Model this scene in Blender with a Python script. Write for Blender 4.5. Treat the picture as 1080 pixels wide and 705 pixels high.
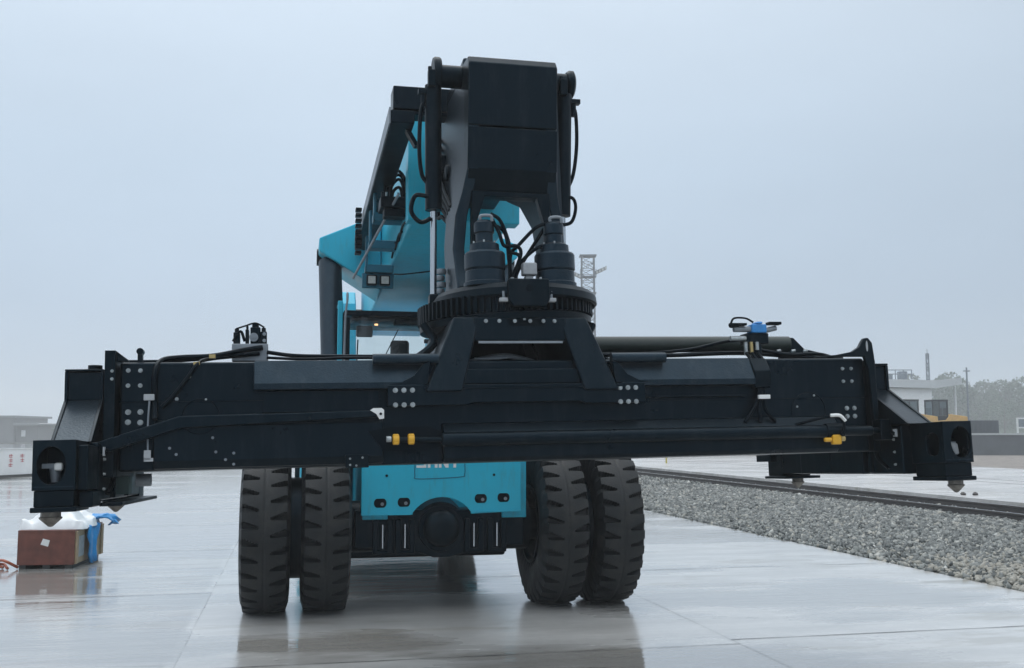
import bpy, math, random
import numpy as np
from mathutils import Matrix, Vector, Euler
R=math.radians; PI=math.pi
for o in list(bpy.data.objects): bpy.data.objects.remove(o)
scene=bpy.context.scene
# ------------------------------------------------------------------ camera
CAM_H=1.829; PITCH=0.09639
cam=bpy.data.cameras.new('camera'); cam_o=bpy.data.objects.new('camera',cam)
scene.collection.objects.link(cam_o); scene.camera=cam_o
cam.sensor_width=36; cam.lens=1086.95/1080*36; cam.clip_start=.05; cam.clip_end=6000
cam_o.location=(0,0,CAM_H); cam_o.rotation_euler=(PI/2+PITCH,0,0)
# ------------------------------------------------------------------ world: overcast
world=bpy.data.worlds.new('World'); scene.world=world; world.use_nodes=True
nt=world.node_tree; N=nt.nodes; L=nt.links
for n in list(N): N.remove(n)
out=N.new('ShaderNodeOutputWorld')
sky=N.new('ShaderNodeTexSky'); sky.sky_type='NISHITA'; sky.sun_disc=False
SUN_EL,SUN_AZ=R(62),R(-20)
sky.sun_elevation=SUN_EL; sky.sun_rotation=SUN_AZ; sky.air_density=1.2; sky.dust_density=4
b1=N.new('ShaderNodeBackground'); b1.inputs[1].default_value=0.05; L.new(sky.outputs[0],b1.inputs[0])
tc=N.new('ShaderNodeTexCoord'); sx=N.new('ShaderNodeSeparateXYZ'); L.new(tc.outputs['Generated'],sx.inputs[0])
cr=N.new('ShaderNodeValToRGB'); L.new(sx.outputs['Z'],cr.inputs[0])
e=cr.color_ramp.elements
e[0].position=0.0; e[0].color=(.47,.575,.70,1)
e[1].position=1.0; e[1].color=(1.9,1.98,2.05,1)
k=e.new(.12); k.color=(.47,.59,.735,1)
k=e.new(.25); k.color=(.56,.69,.835,1)
k=e.new(.40); k.color=(.68,.80,.93,1)
# faint large cloud mottling
mp=N.new('ShaderNodeMapping'); L.new(tc.outputs['Generated'],mp.inputs[0]); mp.inputs['Scale'].default_value=(1.3,1.3,4)
nz=N.new('ShaderNodeTexNoise'); nz.inputs['Scale'].default_value=1.6; nz.inputs['Detail'].default_value=4; L.new(mp.outputs[0],nz.inputs[0])
mr=N.new('ShaderNodeMapRange'); mr.inputs[1].default_value=.3; mr.inputs[2].default_value=.7; mr.inputs[3].default_value=.955; mr.inputs[4].default_value=1.045
L.new(nz.outputs[0],mr.inputs[0])
mx=N.new('ShaderNodeVectorMath'); mx.operation='SCALE'; L.new(cr.outputs[0],mx.inputs[0]); gx=N.new('ShaderNodeMapRange'); gx.interpolation_type='SMOOTHSTEP'; gx.inputs[1].default_value=-.15; gx.inputs[2].default_value=.6; gx.inputs[3].default_value=1.0; gx.inputs[4].default_value=.86; L.new(sx.outputs['X'],gx.inputs[0])
gm=N.new('ShaderNodeMath'); gm.operation='MULTIPLY'; L.new(mr.outputs[0],gm.inputs[0]); L.new(gx.outputs[0],gm.inputs[1]); L.new(gm.outputs[0],mx.inputs['Scale'])
b2=N.new('ShaderNodeBackground'); b2.inputs[1].default_value=1.0; L.new(mx.outputs[0],b2.inputs[0])
ms=N.new('ShaderNodeMixShader'); ms.inputs[0].default_value=.9
L.new(b1.outputs[0],ms.inputs[1]); L.new(b2.outputs[0],ms.inputs[2]); L.new(ms.outputs[0],out.inputs[0])
# ------------------------------------------------------------------ sun through cloud
sl=bpy.data.lights.new('sun','SUN'); sl.energy=.55; sl.angle=R(25); sl.color=(1,.985,.96)
so=bpy.data.objects.new('sun',sl); scene.collection.objects.link(so)
so.rotation_euler=(R(90)-SUN_EL,0,-SUN_AZ+PI)
vs=scene.view_settings; vs.view_transform='Standard'; vs.look='None'; vs.exposure=0.12; vs.gamma=1
vs.use_curve_mapping=False
scene.render.engine='CYCLES'
scene.cycles.volume_bounces=2; scene.cycles.max_bounces=8
# ------------------------------------------------------------------ materials
def mat(name,col,rough=.5,metal=0,spec=.5,var=0,vscale=3,bump=0,bscale=40,rvar=0,coat=0,dirt=None,emit=None):
    m=bpy.data.materials.new(name); m.use_nodes=True; t=m.node_tree; p=t.nodes['Principled BSDF']
    c=(*col,1)
    p.inputs['Base Color'].default_value=c; p.inputs['Roughness'].default_value=rough
    p.inputs['Metallic'].default_value=metal; p.inputs['Specular IOR Level'].default_value=spec
    if coat: p.inputs['Coat Weight'].default_value=coat; p.inputs['Coat Roughness'].default_value=.12
    tc=t.nodes.new('ShaderNodeTexCoord')
    if var or rvar or dirt:
        n=t.nodes.new('ShaderNodeTexNoise'); n.inputs['Scale'].default_value=vscale; n.inputs['Detail'].default_value=6; n.inputs['Roughness'].default_value=.6
        t.links.new(tc.outputs['Object'],n.inputs[0])
        if var or dirt:
            r=t.nodes.new('ShaderNodeValToRGB'); t.links.new(n.outputs[0],r.inputs[0])
            r.color_ramp.elements[0].position=.3; r.color_ramp.elements[1].position=.72
            r.color_ramp.elements[0].color=(*[x*(1-var) for x in col],1)
            r.color_ramp.elements[1].color=(*(dirt if dirt else [min(1,x*(1+var)) for x in col]),1)
            t.links.new(r.outputs[0],p.inputs['Base Color'])
        if rvar:
            q=t.nodes.new('ShaderNodeMapRange'); t.links.new(n.outputs[0],q.inputs[0])
            q.inputs[1].default_value=.3; q.inputs[2].default_value=.7; q.inputs[3].default_value=max(.03,rough-rvar); q.inputs[4].default_value=rough+rvar
            t.links.new(q.outputs[0],p.inputs['Roughness'])
    if bump:
        n2=t.nodes.new('ShaderNodeTexNoise'); n2.inputs['Scale'].default_value=bscale; n2.inputs['Detail'].default_value=4
        t.links.new(tc.outputs['Object'],n2.inputs[0]); b=t.nodes.new('ShaderNodeBump'); b.inputs['Strength'].default_value=bump; b.inputs['Distance'].default_value=.01
        t.links.new(n2.outputs[0],b.inputs['Height']); t.links.new(b.outputs[0],p.inputs['Normal'])
    if emit: p.inputs['Emission Color'].default_value=(*emit[0],1); p.inputs['Emission Strength'].default_value=emit[1]
    return m
M={}
M['black']=mat('black_paint',(.0012,.0040,.0062),.33,spec=.20,var=.25,vscale=2.5,rvar=.08,bump=.012,bscale=6)
M['black2']=mat('satin_black_paint',(.0012,.0036,.0052),.38,spec=.17,var=.3,vscale=5,rvar=.08,bump=.03,bscale=18)
M['dark_cast']=mat('cast_dark_steel',(.005,.0095,.014),.36,spec=.40,var=.35,vscale=9,bump=.25,bscale=70)
M['rubber']=mat('hose_rubber',(.0012,.002,.0028),.42,spec=.14)
M['tyre']=mat('tyre_rubber',(.0095,.0125,.0145),.55,spec=.38,var=.35,vscale=3.5,bump=.3,bscale=60,rvar=.14)
M['teal']=mat('turquoise_paint',(.02,.43,.60),.36,spec=.4,var=.06,vscale=1.2,coat=.0,rvar=.06)
M['steel']=mat('bare_steel',(.16,.15,.135),.45,metal=.6,var=.5,vscale=20)
M['chrome']=mat('chrome_rod',(.45,.47,.49),.16,metal=1)
M['zinc']=mat('zinc_plated_bolt',(.34,.37,.38),.38,metal=.5,var=.4,vscale=30)
M['galv']=mat('grey_bracket',(.22,.25,.28),.5,metal=.3,var=.2,vscale=8)
M['white']=mat('white_enamel',(.74,.75,.74),.4,var=.06,vscale=5)
M['label']=mat('pale_label',(.36,.38,.40),.5,var=.2,vscale=12)
M['yellow']=mat('yellow_plastic',(.68,.36,.02),.4)
M['blue']=mat('blue_plastic',(.03,.22,.55),.35,var=.2,vscale=12)
M['brass']=mat('brass_fitting',(.45,.34,.15),.35,metal=.8)
M['lens']=mat('lamp_lens',(.45,.46,.44),.15,spec=.8,var=.15,vscale=30)
M['seat']=mat('seat_cloth',(.03,.04,.045),.8,bump=.3)
M['cabin']=mat('cab_trim',(.14,.145,.155),.6)
M['rim']=mat('rim_paint',(.010,.13,.20),.45,var=.2)
M['amber']=mat('warm_cab_lamp',(.9,.5,.25),.4,emit=((1,.55,.25),1.6))
def glass(name,tint=(.9,.95,.95),a=.14,rough=.0):
    m=bpy.data.materials.new(name); m.use_nodes=True; t=m.node_tree; n=t.nodes; n.remove(n['Principled BSDF'])
    tr=n.new('ShaderNodeBsdfTransparent'); tr.inputs[0].default_value=(*tint,1); gl=n.new('ShaderNodeBsdfGlossy'); gl.inputs['Roughness'].default_value=rough
    fr=n.new('ShaderNodeFresnel'); fr.inputs[0].default_value=1.5
    mi=n.new('ShaderNodeMixShader'); t.links.new(fr.outputs[0],mi.inputs[0]); t.links.new(tr.outputs[0],mi.inputs[1]); t.links.new(gl.outputs[0],mi.inputs[2])
    t.links.new(mi.outputs[0],n['Material Output'].inputs[0]); return m
M['glass']=glass('cab_glass')
for k_ in ('black','black2','dark_cast','rubber'):
    M[k_].node_tree.nodes['Principled BSDF'].inputs['Specular Tint'].default_value=(.45,.74,1,1)
def grime(name,col,scl,lo,hi,fac,rough=None):
    t=M[name].node_tree; p=t.nodes['Principled BSDF']; src=p.inputs['Base Color'].links[0].from_socket
    tc=t.nodes.new('ShaderNodeTexCoord'); mp=t.nodes.new('ShaderNodeMapping'); mp.inputs['Scale'].default_value=scl; t.links.new(tc.outputs['Object'],mp.inputs[0])
    nz=t.nodes.new('ShaderNodeTexNoise'); nz.inputs['Scale'].default_value=1.7; nz.inputs['Detail'].default_value=9; nz.inputs['Roughness'].default_value=.72; t.links.new(mp.outputs[0],nz.inputs[0])
    mr=t.nodes.new('ShaderNodeMapRange'); mr.inputs[1].default_value=lo; mr.inputs[2].default_value=hi; mr.inputs[4].default_value=fac; t.links.new(nz.outputs[0],mr.inputs[0])
    mi=t.nodes.new('ShaderNodeMix'); mi.data_type='RGBA'; t.links.new(mr.outputs[0],mi.inputs[0]); t.links.new(src,mi.inputs[6]); mi.inputs[7].default_value=(*col,1); t.links.new(mi.outputs[2],p.inputs['Base Color'])
grime('black',(.022,.026,.030),(7,7,1.2),.50,.78,.55)
grime('black2',(.020,.022,.024),(5,5,2.5),.50,.78,.6)
grime('dark_cast',(.030,.034,.038),(6,6,2),.5,.75,.6)
grime('tyre',(.055,.050,.044),(2.2,2.2,2.2),.50,.72,.55)
t=M['teal'].node_tree; p=t.nodes['Principled BSDF']; src=p.inputs['Base Color'].links[0].from_socket
tc=t.nodes.new('ShaderNodeTexCoord'); mp=t.nodes.new('ShaderNodeMapping'); mp.inputs['Scale'].default_value=(9,9,1.6); t.links.new(tc.outputs['Object'],mp.inputs[0])
nz=t.nodes.new('ShaderNodeTexNoise'); nz.inputs['Scale'].default_value=1.6; nz.inputs['Detail'].default_value=8; nz.inputs['Roughness'].default_value=.7; t.links.new(mp.outputs[0],nz.inputs[0])
mr=t.nodes.new('ShaderNodeMapRange'); mr.inputs[1].default_value=.52; mr.inputs[2].default_value=.8; mr.inputs[4].default_value=.55; t.links.new(nz.outputs[0],mr.inputs[0])
mi=t.nodes.new('ShaderNodeMix'); mi.data_type='RGBA'; t.links.new(mr.outputs[0],mi.inputs[0]); t.links.new(src,mi.inputs[6]); mi.inputs[7].default_value=(.06,.17,.19,1); t.links.new(mi.outputs[2],p.inputs['Base Color'])
# ------------------------------------------------------------------ mesh helpers
COL=scene.collection
class MB:
    def __init__(s): s.v=[]; s.f=[]
    def add(s,vs,fs):
        o=len(s.v); s.v+= [tuple(map(float,v)) for v in vs]; s.f+=[tuple(i+o for i in f) for f in fs]; return s
    def box(s,x0,x1,y0,y1,z0,z1):
        x0,x1=sorted((x0,x1)); y0,y1=sorted((y0,y1)); z0,z1=sorted((z0,z1))
        return s.add([(x0,y0,z0),(x1,y0,z0),(x1,y1,z0),(x0,y1,z0),(x0,y0,z1),(x1,y0,z1),(x1,y1,z1),(x0,y1,z1)],
          [(0,3,2,1),(4,5,6,7),(0,1,5,4),(1,2,6,5),(2,3,7,6),(3,0,4,7)])
    def hexa(s,b,t):   # two quads, matching order
        return s.add(list(b)+list(t),[(0,3,2,1),(4,5,6,7),(0,1,5,4),(1,2,6,5),(2,3,7,6),(3,0,4,7)])
    def prism(s,poly,ax,a,b):
        # poly 2D in remaining axes order; ax 0: (y,z) 1: (x,z) 2: (x,y)
        def P(u,w,c): return (c,u,w) if ax==0 else (u,c,w) if ax==1 else (u,w,c)
        n=len(poly); vs=[P(u,w,a) for u,w in poly]+[P(u,w,b) for u,w in poly]
        fs=[tuple(range(n))[::-1],tuple(range(n,2*n))]+[(i,(i+1)%n,n+(i+1)%n,n+i) for i in range(n)]
        return s.add(vs,fs)
    def cyl(s,p0,p1,r0,r1=None,n=20,caps=True):
        r1=r0 if r1 is None else r1
        p0=Vector(p0);p1=Vector(p1);d=(p1-p0).normalized(); a=d.orthogonal().normalized(); b=d.cross(a)
        vs=[];
        for p,r in((p0,r0),(p1,r1)):
            for i in range(n):
                t=2*PI*i/n; vs.append(p+a*math.cos(t)*r+b*math.sin(t)*r)
        fs=[(i,(i+1)%n,n+(i+1)%n,n+i) for i in range(n)]
        if caps: fs+=[tuple(range(n))[::-1],tuple(range(n,2*n))]
        return s.add(vs,fs)
    def lathe(s,prof,o,axis='z',n=32,a0=0,a1=2*PI):
        vs=[];m=len(prof);full=abs(a1-a0-2*PI)<1e-6; nn=n if full else n+1
        for i in range(nn):
            t=a0+(a1-a0)*i/n; c,q=math.cos(t),math.sin(t)
            for r,h in prof:
                if axis=='z': vs.append((o[0]+r*c,o[1]+r*q,o[2]+h))
                elif axis=='x': vs.append((o[0]+h,o[1]+r*c,o[2]+r*q))
                else: vs.append((o[0]+r*q,o[1]+h,o[2]+r*c))
        fs=[]
        for i in range(n):
            j=(i+1)%nn
            for k in range(m-1): fs.append((i*m+k,j*m+k,j*m+k+1,i*m+k+1))
        return s.add(vs,fs)
    def tube(s,pts,r,n=8,sub=6,caps=True):
        P=[Vector(p) for p in pts]
        if sub>1 and len(P)>2:   # catmull-rom
            Q=[]; E=[P[0]*2-P[1]]+P+[P[-1]*2-P[-2]]
            for i in range(1,len(E)-2):
                for k in range(sub):
                    t=k/sub; a,b,c,d=E[i-1],E[i],E[i+1],E[i+2]
                    Q.append(.5*((2*b)+(c-a)*t+(2*a-5*b+4*c-d)*t*t+(3*b-a-3*c+d)*t**3))
            Q.append(P[-1]); P=Q
        up=None; vs=[]
        for i,p in enumerate(P):
            d=(P[min(i+1,len(P)-1)]-P[max(i-1,0)]).normalized()
            if up is None: up=d.orthogonal().normalized()
            up=(up-d*up.dot(d)).normalized(); b=d.cross(up)
            for k in range(n):
                t=2*PI*k/n; vs.append(p+up*math.cos(t)*r+b*math.sin(t)*r)
        m=len(P); fs=[(i*n+k,i*n+(k+1)%n,(i+1)*n+(k+1)%n,(i+1)*n+k) for i in range(m-1) for k in range(n)]
        if caps: fs+=[tuple(range(n))[::-1],tuple(range((m-1)*n,m*n))]
        return s.add(vs,fs)
    def holeplate(s,x0,x1,z0,z1,y0,y1,cx,cz,rx,rz,n=40,ax=1,sq=2.0):
        # plate normal to axis `ax` (1: x,z ; 0: y,z) with one superelliptic hole
        def P(u,w,c): return (c,u,w) if ax==0 else (u,c,w)
        ang=sorted(set([2*PI*i/n for i in range(n)]+[math.atan2(b-cz,a-cx)%(2*PI) for a in(x0,x1) for b in(z0,z1)]))
        inn=[];outr=[]
        for t in ang:
            c,q=math.cos(t),math.sin(t); k=(abs(c)/rx)**sq+(abs(q)/rz)**sq; k=k**(-1/sq); inn.append((cx+c*k,cz+q*k))
            ts=[]
            if abs(c)>1e-9: ts.append(((x1 if c>0 else x0)-cx)/c)
            if abs(q)>1e-9: ts.append(((z1 if q>0 else z0)-cz)/q)
            d=min(ts); outr.append((cx+c*d,cz+q*d))
        m=len(ang); vs=[P(u,w,y0) for u,w in inn]+[P(u,w,y0) for u,w in outr]+[P(u,w,y1) for u,w in inn]+[P(u,w,y1) for u,w in outr]
        fs=[]
        for i in range(m):
            j=(i+1)%m
            fs+=[(i,j,m+j,m+i),(2*m+i,3*m+i,3*m+j,2*m+j),(i,2*m+i,2*m+j,j),(m+i,m+j,3*m+j,3*m+i)]
        return s.add(vs,fs)
    def build(s,name,m,parent=None,mw=None,bevel=0,smooth=35,seg=2,normals=True):
        me=bpy.data.meshes.new(name); me.from_pydata(s.v,[],s.f); me.update()
        if normals:
            import bmesh
            bm=bmesh.new(); bm.from_mesh(me); bmesh.ops.recalc_face_normals(bm,faces=bm.faces); bm.to_mesh(me); bm.free()
        if smooth: me.shade_smooth(); me.set_sharp_from_angle(angle=R(smooth))
        me.materials.append(m if not isinstance(m,str) else M[m])
        o=bpy.data.objects.new(name,me); COL.objects.link(o)
        if parent is not None: o.parent=parent
        if mw is not None: o.matrix_basis=mw
        if bevel:
            b=o.modifiers.new('bevel','BEVEL'); b.width=bevel; b.segments=seg; b.limit_method='ANGLE'; b.angle_limit=R(40); b.harden_normals=True
        return o
def tag(o,label=None,cat=None,group=None,kind=None):
    if label: o['label']=label
    if cat: o['category']=cat
    if group: o['group']=group
    if kind: o['kind']=kind
    return o
def empty(name,loc,rz=0):
    o=bpy.data.objects.new(name,None); COL.objects.link(o); o.location=loc; o.rotation_euler=(0,0,rz); o.empty_display_size=.3; return o
def children(o): return [c for c in bpy.data.objects if c.parent==o]
def copy_tree(o,parent=None,loc=None):
    c=o.copy(); COL.objects.link(c)
    if parent is not None: c.parent=parent
    if loc is not None: c.location=loc
    for ch in children(o): copy_tree(ch,c)
    return c
# machine frame (origin on the ground under the drive axle, -Y towards the camera)
MYAW=0.20873; MLOC=Vector((-.7816,11.2751,0)); MF=Matrix.Translation(MLOC)@Matrix.Rotation(MYAW,4,'Z')
# spreader frame inside the machine frame
SF=Matrix(((.9997,-.0083,-.0214,.0254),(.0091,.9993,.0359,-4.7675),(.0211,-.0361,.9991,1.3619),(0,0,0,1)))
# ================================================================== GROUND
def wet_concrete(name,base,seed,wet=.5,scale=.35,pmax=1,lanes_=True):
    m=bpy.data.materials.new(name); m.use_nodes=True; t=m.node_tree; n=t.nodes; l=t.links; p=n['Principled BSDF']
    tc=n.new('ShaderNodeTexCoord')
    def noise(sc,det=5,ro=.55,off=0,stretch=(1,1,1)):
        mp=n.new('ShaderNodeMapping'); mp.inputs['Location'].default_value=(seed+off,off*1.7,0); mp.inputs['Scale'].default_value=stretch
        l.new(tc.outputs['Object'],mp.inputs[0]); q=n.new('ShaderNodeTexNoise'); q.inputs['Scale'].default_value=sc; q.inputs['Detail'].default_value=det; q.inputs['Roughness'].default_value=ro
        l.new(mp.outputs[0],q.inputs[0]); return q.outputs[0]
    def rng(src,a,b,c,d,smooth=False):
        q=n.new('ShaderNodeMapRange'); q.inputs[1].default_value=a;q.inputs[2].default_value=b;q.inputs[3].default_value=c;q.inputs[4].default_value=d
        if smooth: q.interpolation_type='SMOOTHSTEP'
        l.new(src,q.inputs[0]); return q.outputs[0]
    def mixc(fac,a,b):
        q=n.new('ShaderNodeMix'); q.data_type='RGBA'; l.new(fac,q.inputs[0])
        for k,v in((6,a),(7,b)):
            if isinstance(v,tuple): q.inputs[k].default_value=(*v,1)
            else: l.new(v,q.inputs[k])
        return q.outputs[2]
    sp=n.new('ShaderNodeSeparateXYZ'); l.new(tc.outputs['Object'],sp.inputs[0])
    lane=n.new('ShaderNodeMapRange'); lane.inputs[1].default_value=-2.43; lane.inputs[2].default_value=-2.47; lane.inputs[3].default_value=0; lane.inputs[4].default_value=.055; l.new(sp.outputs[0],lane.inputs[0])
    ad=n.new('ShaderNodeMath'); ad.operation='ADD'; l.new(noise(scale,6,.55,3,(.6,1.5,1)),ad.inputs[0]); l.new(lane.outputs[0],ad.inputs[1])
    pud=rng(ad.outputs[0],.47,.57,0,pmax,True)     # 1 = standing water film
    fine=noise(9,6,.65,11); med=noise(1.3,5,.6,7,(.5,1.6,1))
    c0=mixc(rng(med,.35,.68,0,1),tuple(x*.80 for x in base),tuple(x*1.10 for x in base))
    c1=mixc(rng(fine,.35,.7,0,.35),c0,tuple(x*.7 for x in base))
    dark=mixc(pud,c1,tuple(x*(.60,.585,.56)[i] for i,x in enumerate(base)))
    st=rng(noise(.6,6,.6,29,(.8,2.4,1)),.57,.63,0,.6,True)
    dark=mixc(st,dark,tuple(x*(.62,.59,.53)[i] for i,x in enumerate(base)))
    if lanes_:
        strk=rng(noise(1.3,8,.68,53,(.28,2.8,1)),.44,.58,0,1,True)
        lm_=n.new('ShaderNodeMapRange'); lm_.inputs[1].default_value=-2.44; lm_.inputs[2].default_value=-2.50; lm_.inputs[3].default_value=0; lm_.inputs[4].default_value=1; 
        wob=n.new('ShaderNodeMath'); wob.operation='MULTIPLY_ADD'; wob.inputs[1].default_value=.10; l.new(noise(1.7,4,.6,61),wob.inputs[0]); l.new(sp.outputs[0],wob.inputs[2]); l.new(wob.outputs[0],lm_.inputs[0])
        sm_=n.new('ShaderNodeMath'); sm_.operation='MULTIPLY'; l.new(strk,sm_.inputs[0]); l.new(lm_.outputs[0],sm_.inputs[1])
        s2=n.new('ShaderNodeMath'); s2.operation='MULTIPLY_ADD'; s2.inputs[1].default_value=.5; l.new(sm_.outputs[0],s2.inputs[0])
        s3=n.new('ShaderNodeMath'); s3.operation='MULTIPLY'; s3.inputs[1].default_value=.22; l.new(lm_.outputs[0],s3.inputs[0]); l.new(s3.outputs[0],s2.inputs[2])
        dark=mixc(s2.outputs[0],dark,tuple(x*(.48,.465,.45)[i] for i,x in enumerate(base)))
        near=rng(noise(.9,5,.6,71,(.6,1.6,1)),.52,.60,0,.85,True)
        ed=n.new('ShaderNodeMapRange'); ed.inputs[1].default_value=5.2; ed.inputs[2].default_value=6.5; l.new(sp.outputs[0],ed.inputs[0])
        s4=n.new('ShaderNodeMath'); s4.operation='MULTIPLY'; l.new(near,s4.inputs[0]); l.new(ed.outputs[0],s4.inputs[1])
        dark=mixc(s4.outputs[0],dark,tuple(x*(.42,.38,.30)[i] for i,x in enumerate(base)))
        # grit specks
        vo=n.new('ShaderNodeTexVoronoi'); vo.inputs['Scale'].default_value=2.2; l.new(tc.outputs['Object'],vo.inputs[0])
        dark=mixc(rng(vo.outputs['Distance'],.012,.02,.8,0),dark,(.06,.06,.05))
    l.new(dark,p.inputs['Base Color'])
    rr=n.new('ShaderNodeMath'); rr.operation='MULTIPLY'; 
    l.new(rng(pud,0,1,.30,.055),p.inputs['Roughness'])
    p.inputs['IOR'].default_value=1.36; p.inputs['Specular IOR Level'].default_value=.5
    p.inputs['Coat Weight'].default_value=wet; p.inputs['Coat IOR'].default_value=1.33
    l.new(rng(pud,0,1,.16,.045),p.inputs['Coat Roughness'])
    b=n.new('ShaderNodeBump'); b.inputs['Strength'].default_value=.35; b.inputs['Distance'].default_value=.004
    s=n.new('ShaderNodeMath'); s.operation='MULTIPLY'; l.new(fine,s.inputs[0]); l.new(rng(pud,0,1,1,.12),s.inputs[1]); l.new(s.outputs[0],b.inputs['Height'])
    b2=n.new('ShaderNodeBump'); b2.inputs['Strength'].default_value=.22; b2.inputs['Distance'].default_value=.02
    l.new(noise(1.6,3,.5,41,(.45,2.4,1)),b2.inputs['Height']); l.new(b.outputs[0],b2.inputs['Normal'])
    b3=n.new('ShaderNodeBump'); b3.inputs['Strength'].default_value=.30; b3.inputs['Distance'].default_value=.006
    l.new(noise(6.5,5,.65,91,(.35,1.5,1)),b3.inputs['Height']); l.new(b2.outputs[0],b3.inputs['Normal']); b2=b3
    l.new(b2.outputs[0],p.inputs['Normal']); l.new(b2.outputs[0],p.inputs['Coat Normal'])
    return m
M['pad']=wet_concrete('wet_concrete_pad',(.56,.555,.54),1.0,.9,.33)
M['road']=wet_concrete('wet_road_concrete',(.56,.545,.53),8.0,.15,.25,.25,False)
M['earth']=mat('wet_earth',(.10,.105,.085),.8,var=.3,vscale=.05)
M['gravel_base']=mat('wet_ballast_base',(.10,.10,.095),.7,var=.6,vscale=14,bump=1,bscale=25)
M['far_gravel']=mat('brown_gravel',(.20,.175,.155),.75,var=.45,vscale=2.2,bump=1,bscale=9)
M['joint']=mat('joint_dirt',(.035,.036,.034),.6)
XE=6.78
g=MB(); g.box(-900,900,-900,900,-1.2,-.30); tag(g.build('ground','earth'),kind='structure')
pad=MB(); pad.box(-70,XE,-60,190,-.28,0); o=pad.build('concrete_yard','pad',mw=MF,bevel=.012); tag(o,kind='structure')
rnd=random.Random(4)
J=MB()
def joint(p,q,w=.011,seg=.35):
    p=Vector(p);q=Vector(q);d=(q-p);Ln=d.length;d.normalize();nn=Vector((-d.y,d.x));k=max(2,int(Ln/seg)); vs=[]
    for i in range(k+1):
        c=p+d*Ln*i/k+nn*rnd.uniform(-.004,.004); ww=w*rnd.uniform(.35,1.3)
        vs+=[(c.x-nn.x*ww,c.y-nn.y*ww,.004),(c.x+nn.x*ww,c.y+nn.y*ww,.004)]
    J.add(vs,[(2*i,2*i+2,2*i+3,2*i+1) for i in range(k)])
lanes=[-30.3,-25.7,-21.1,-16.4,-11.7,-7.1,-2.45,2.29,XE]
for x in lanes[:-1]: joint((x,-40),(x,120),.0010 if abs(x+2.45)<.01 else .0018,.5)
offs={-2.45:-2.63,2.29:-2.4,-7.1:1.28-4.6}
for a,b in zip(lanes[:-1],lanes[1:]):
    o0=offs.get(a,rnd.uniform(-3,1))
    for k in range(-6,24):
        y=o0+4.62*k
        joint((a,y),(b,y+.05),.0075,.3)
tag(J.build('expansion_joints','joint',mw=MF,smooth=0,normals=False),kind='structure')
bb=MB(); bb.add([(XE,-40,-.05),(9,-40,.015),(15.4,-40,.03),(15.4,190,.03),(9,190,.015),(XE,190,-.05)],[(0,1,4,5),(1,2,3,4)])
tag(bb.build('ballast_bed','gravel_base',mw=MF,normals=False),kind='structure')
# loose ballast stones (uncountable)
def stones(name,regions,matr,seed,label):
    rg=np.random.default_rng(seed)
    base=np.array([[1,0,0],[-1,0,0],[0,1,0],[0,-1,0],[0,0,1],[0,0,-1],[.6,.6,.5],[-.6,.55,-.5],[.55,-.6,-.45],[-.55,-.6,.55]],float)
    import bmesh
    bm=bmesh.new(); [bm.verts.new(v) for v in base]; bmesh.ops.convex_hull(bm,input=bm.verts); 
    bmesh.ops.triangulate(bm,faces=bm.faces)
    bm.verts.ensure_lookup_table(); bv=np.array([v.co[:] for v in bm.verts]); bf=np.array([[v.index for v in f.verts] for f in bm.faces]); bm.verts.index_update(); bf=np.array([[v.index for v in f.verts] for f in bm.faces]); bm.free()
    V=[];F=[];C=[];o=0
    for (x0,x1,y0,y1,den,s0,s1,zf) in regions:
        n=int((x1-x0)*(y1-y0)*den); x=rg.uniform(x0,x1,n); y=rg.uniform(y0,y1,n); z=zf(x)+rg.uniform(-.01,.03,n)
        sz=rg.uniform(s0,s1,n)[:,None]*rg.uniform(.4,1.35,(n,3))*np.array([1,1,.8])
        q=rg.normal(size=(n,4)); q/=np.linalg.norm(q,axis=1)[:,None]; w,a,b,c=q.T
        Rm=np.stack([1-2*(b*b+c*c),2*(a*b-w*c),2*(a*c+w*b),2*(a*b+w*c),1-2*(a*a+c*c),2*(b*c-w*a),2*(a*c-w*b),2*(b*c+w*a),1-2*(a*a+b*b)],1).reshape(n,3,3)
        pts=bv[None]*rg.uniform(.75,1.2,(n,len(bv),1))*sz[:,None,:]; pts=np.einsum('nij,nkj->nki',Rm,pts)+np.stack([x,y,z],1)[:,None]
        V.append(pts.reshape(-1,3)); F.append((bf[None]+(np.arange(n)*len(bv))[:,None,None]).reshape(-1,3)+o); o+=n*len(bv)
        t0=rg.beta(1.6,1.9,n); br=np.exp(-((x-7.6)/1.0)**2-((y-.3)/1.6)**2); t0=np.where(rg.uniform(0,1,n)<br*.8,.85,t0); C.append(np.repeat(t0,len(bv)))
    V=np.concatenate(V);F=np.concatenate(F);C=np.concatenate(C)
    me=bpy.data.meshes.new(name); me.vertices.add(len(V)); me.vertices.foreach_set('co',V.ravel()); me.loops.add(F.size); me.loops.foreach_set('vertex_index',F.ravel().astype(np.int32))
    me.polygons.add(len(F)); me.polygons.foreach_set('loop_start',np.arange(0,F.size,3,dtype=np.int32)); me.update(calc_edges=True)
    at=me.attributes.new('tone','FLOAT','POINT'); at.data.foreach_set('value',C.astype(np.float32)); me.materials.append(matr)
    ob=bpy.data.objects.new(name,me); COL.objects.link(ob); ob.matrix_basis=MF; tag(ob,label,'gravel',kind='stuff'); return ob
sm=mat('ballast_stone',(.2,.2,.2),.5,spec=.5); t=sm.node_tree; a=t.nodes.new('ShaderNodeAttribute'); a.attribute_name='tone'; r=t.nodes.new('ShaderNodeValToRGB'); t.links.new(a.outputs['Fac'],r.inputs[0])
el=r.color_ramp.elements; el[0].position=0; el[0].color=(.028,.034,.033,1); el[1].position=1; el[1].color=(.5,.51,.49,1)
q=el.new(.4); q.color=(.13,.14,.135,1); q=el.new(.7); q.color=(.24,.25,.235,1); q=el.new(.85); q.color=(.29,.275,.235,1)
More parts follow.
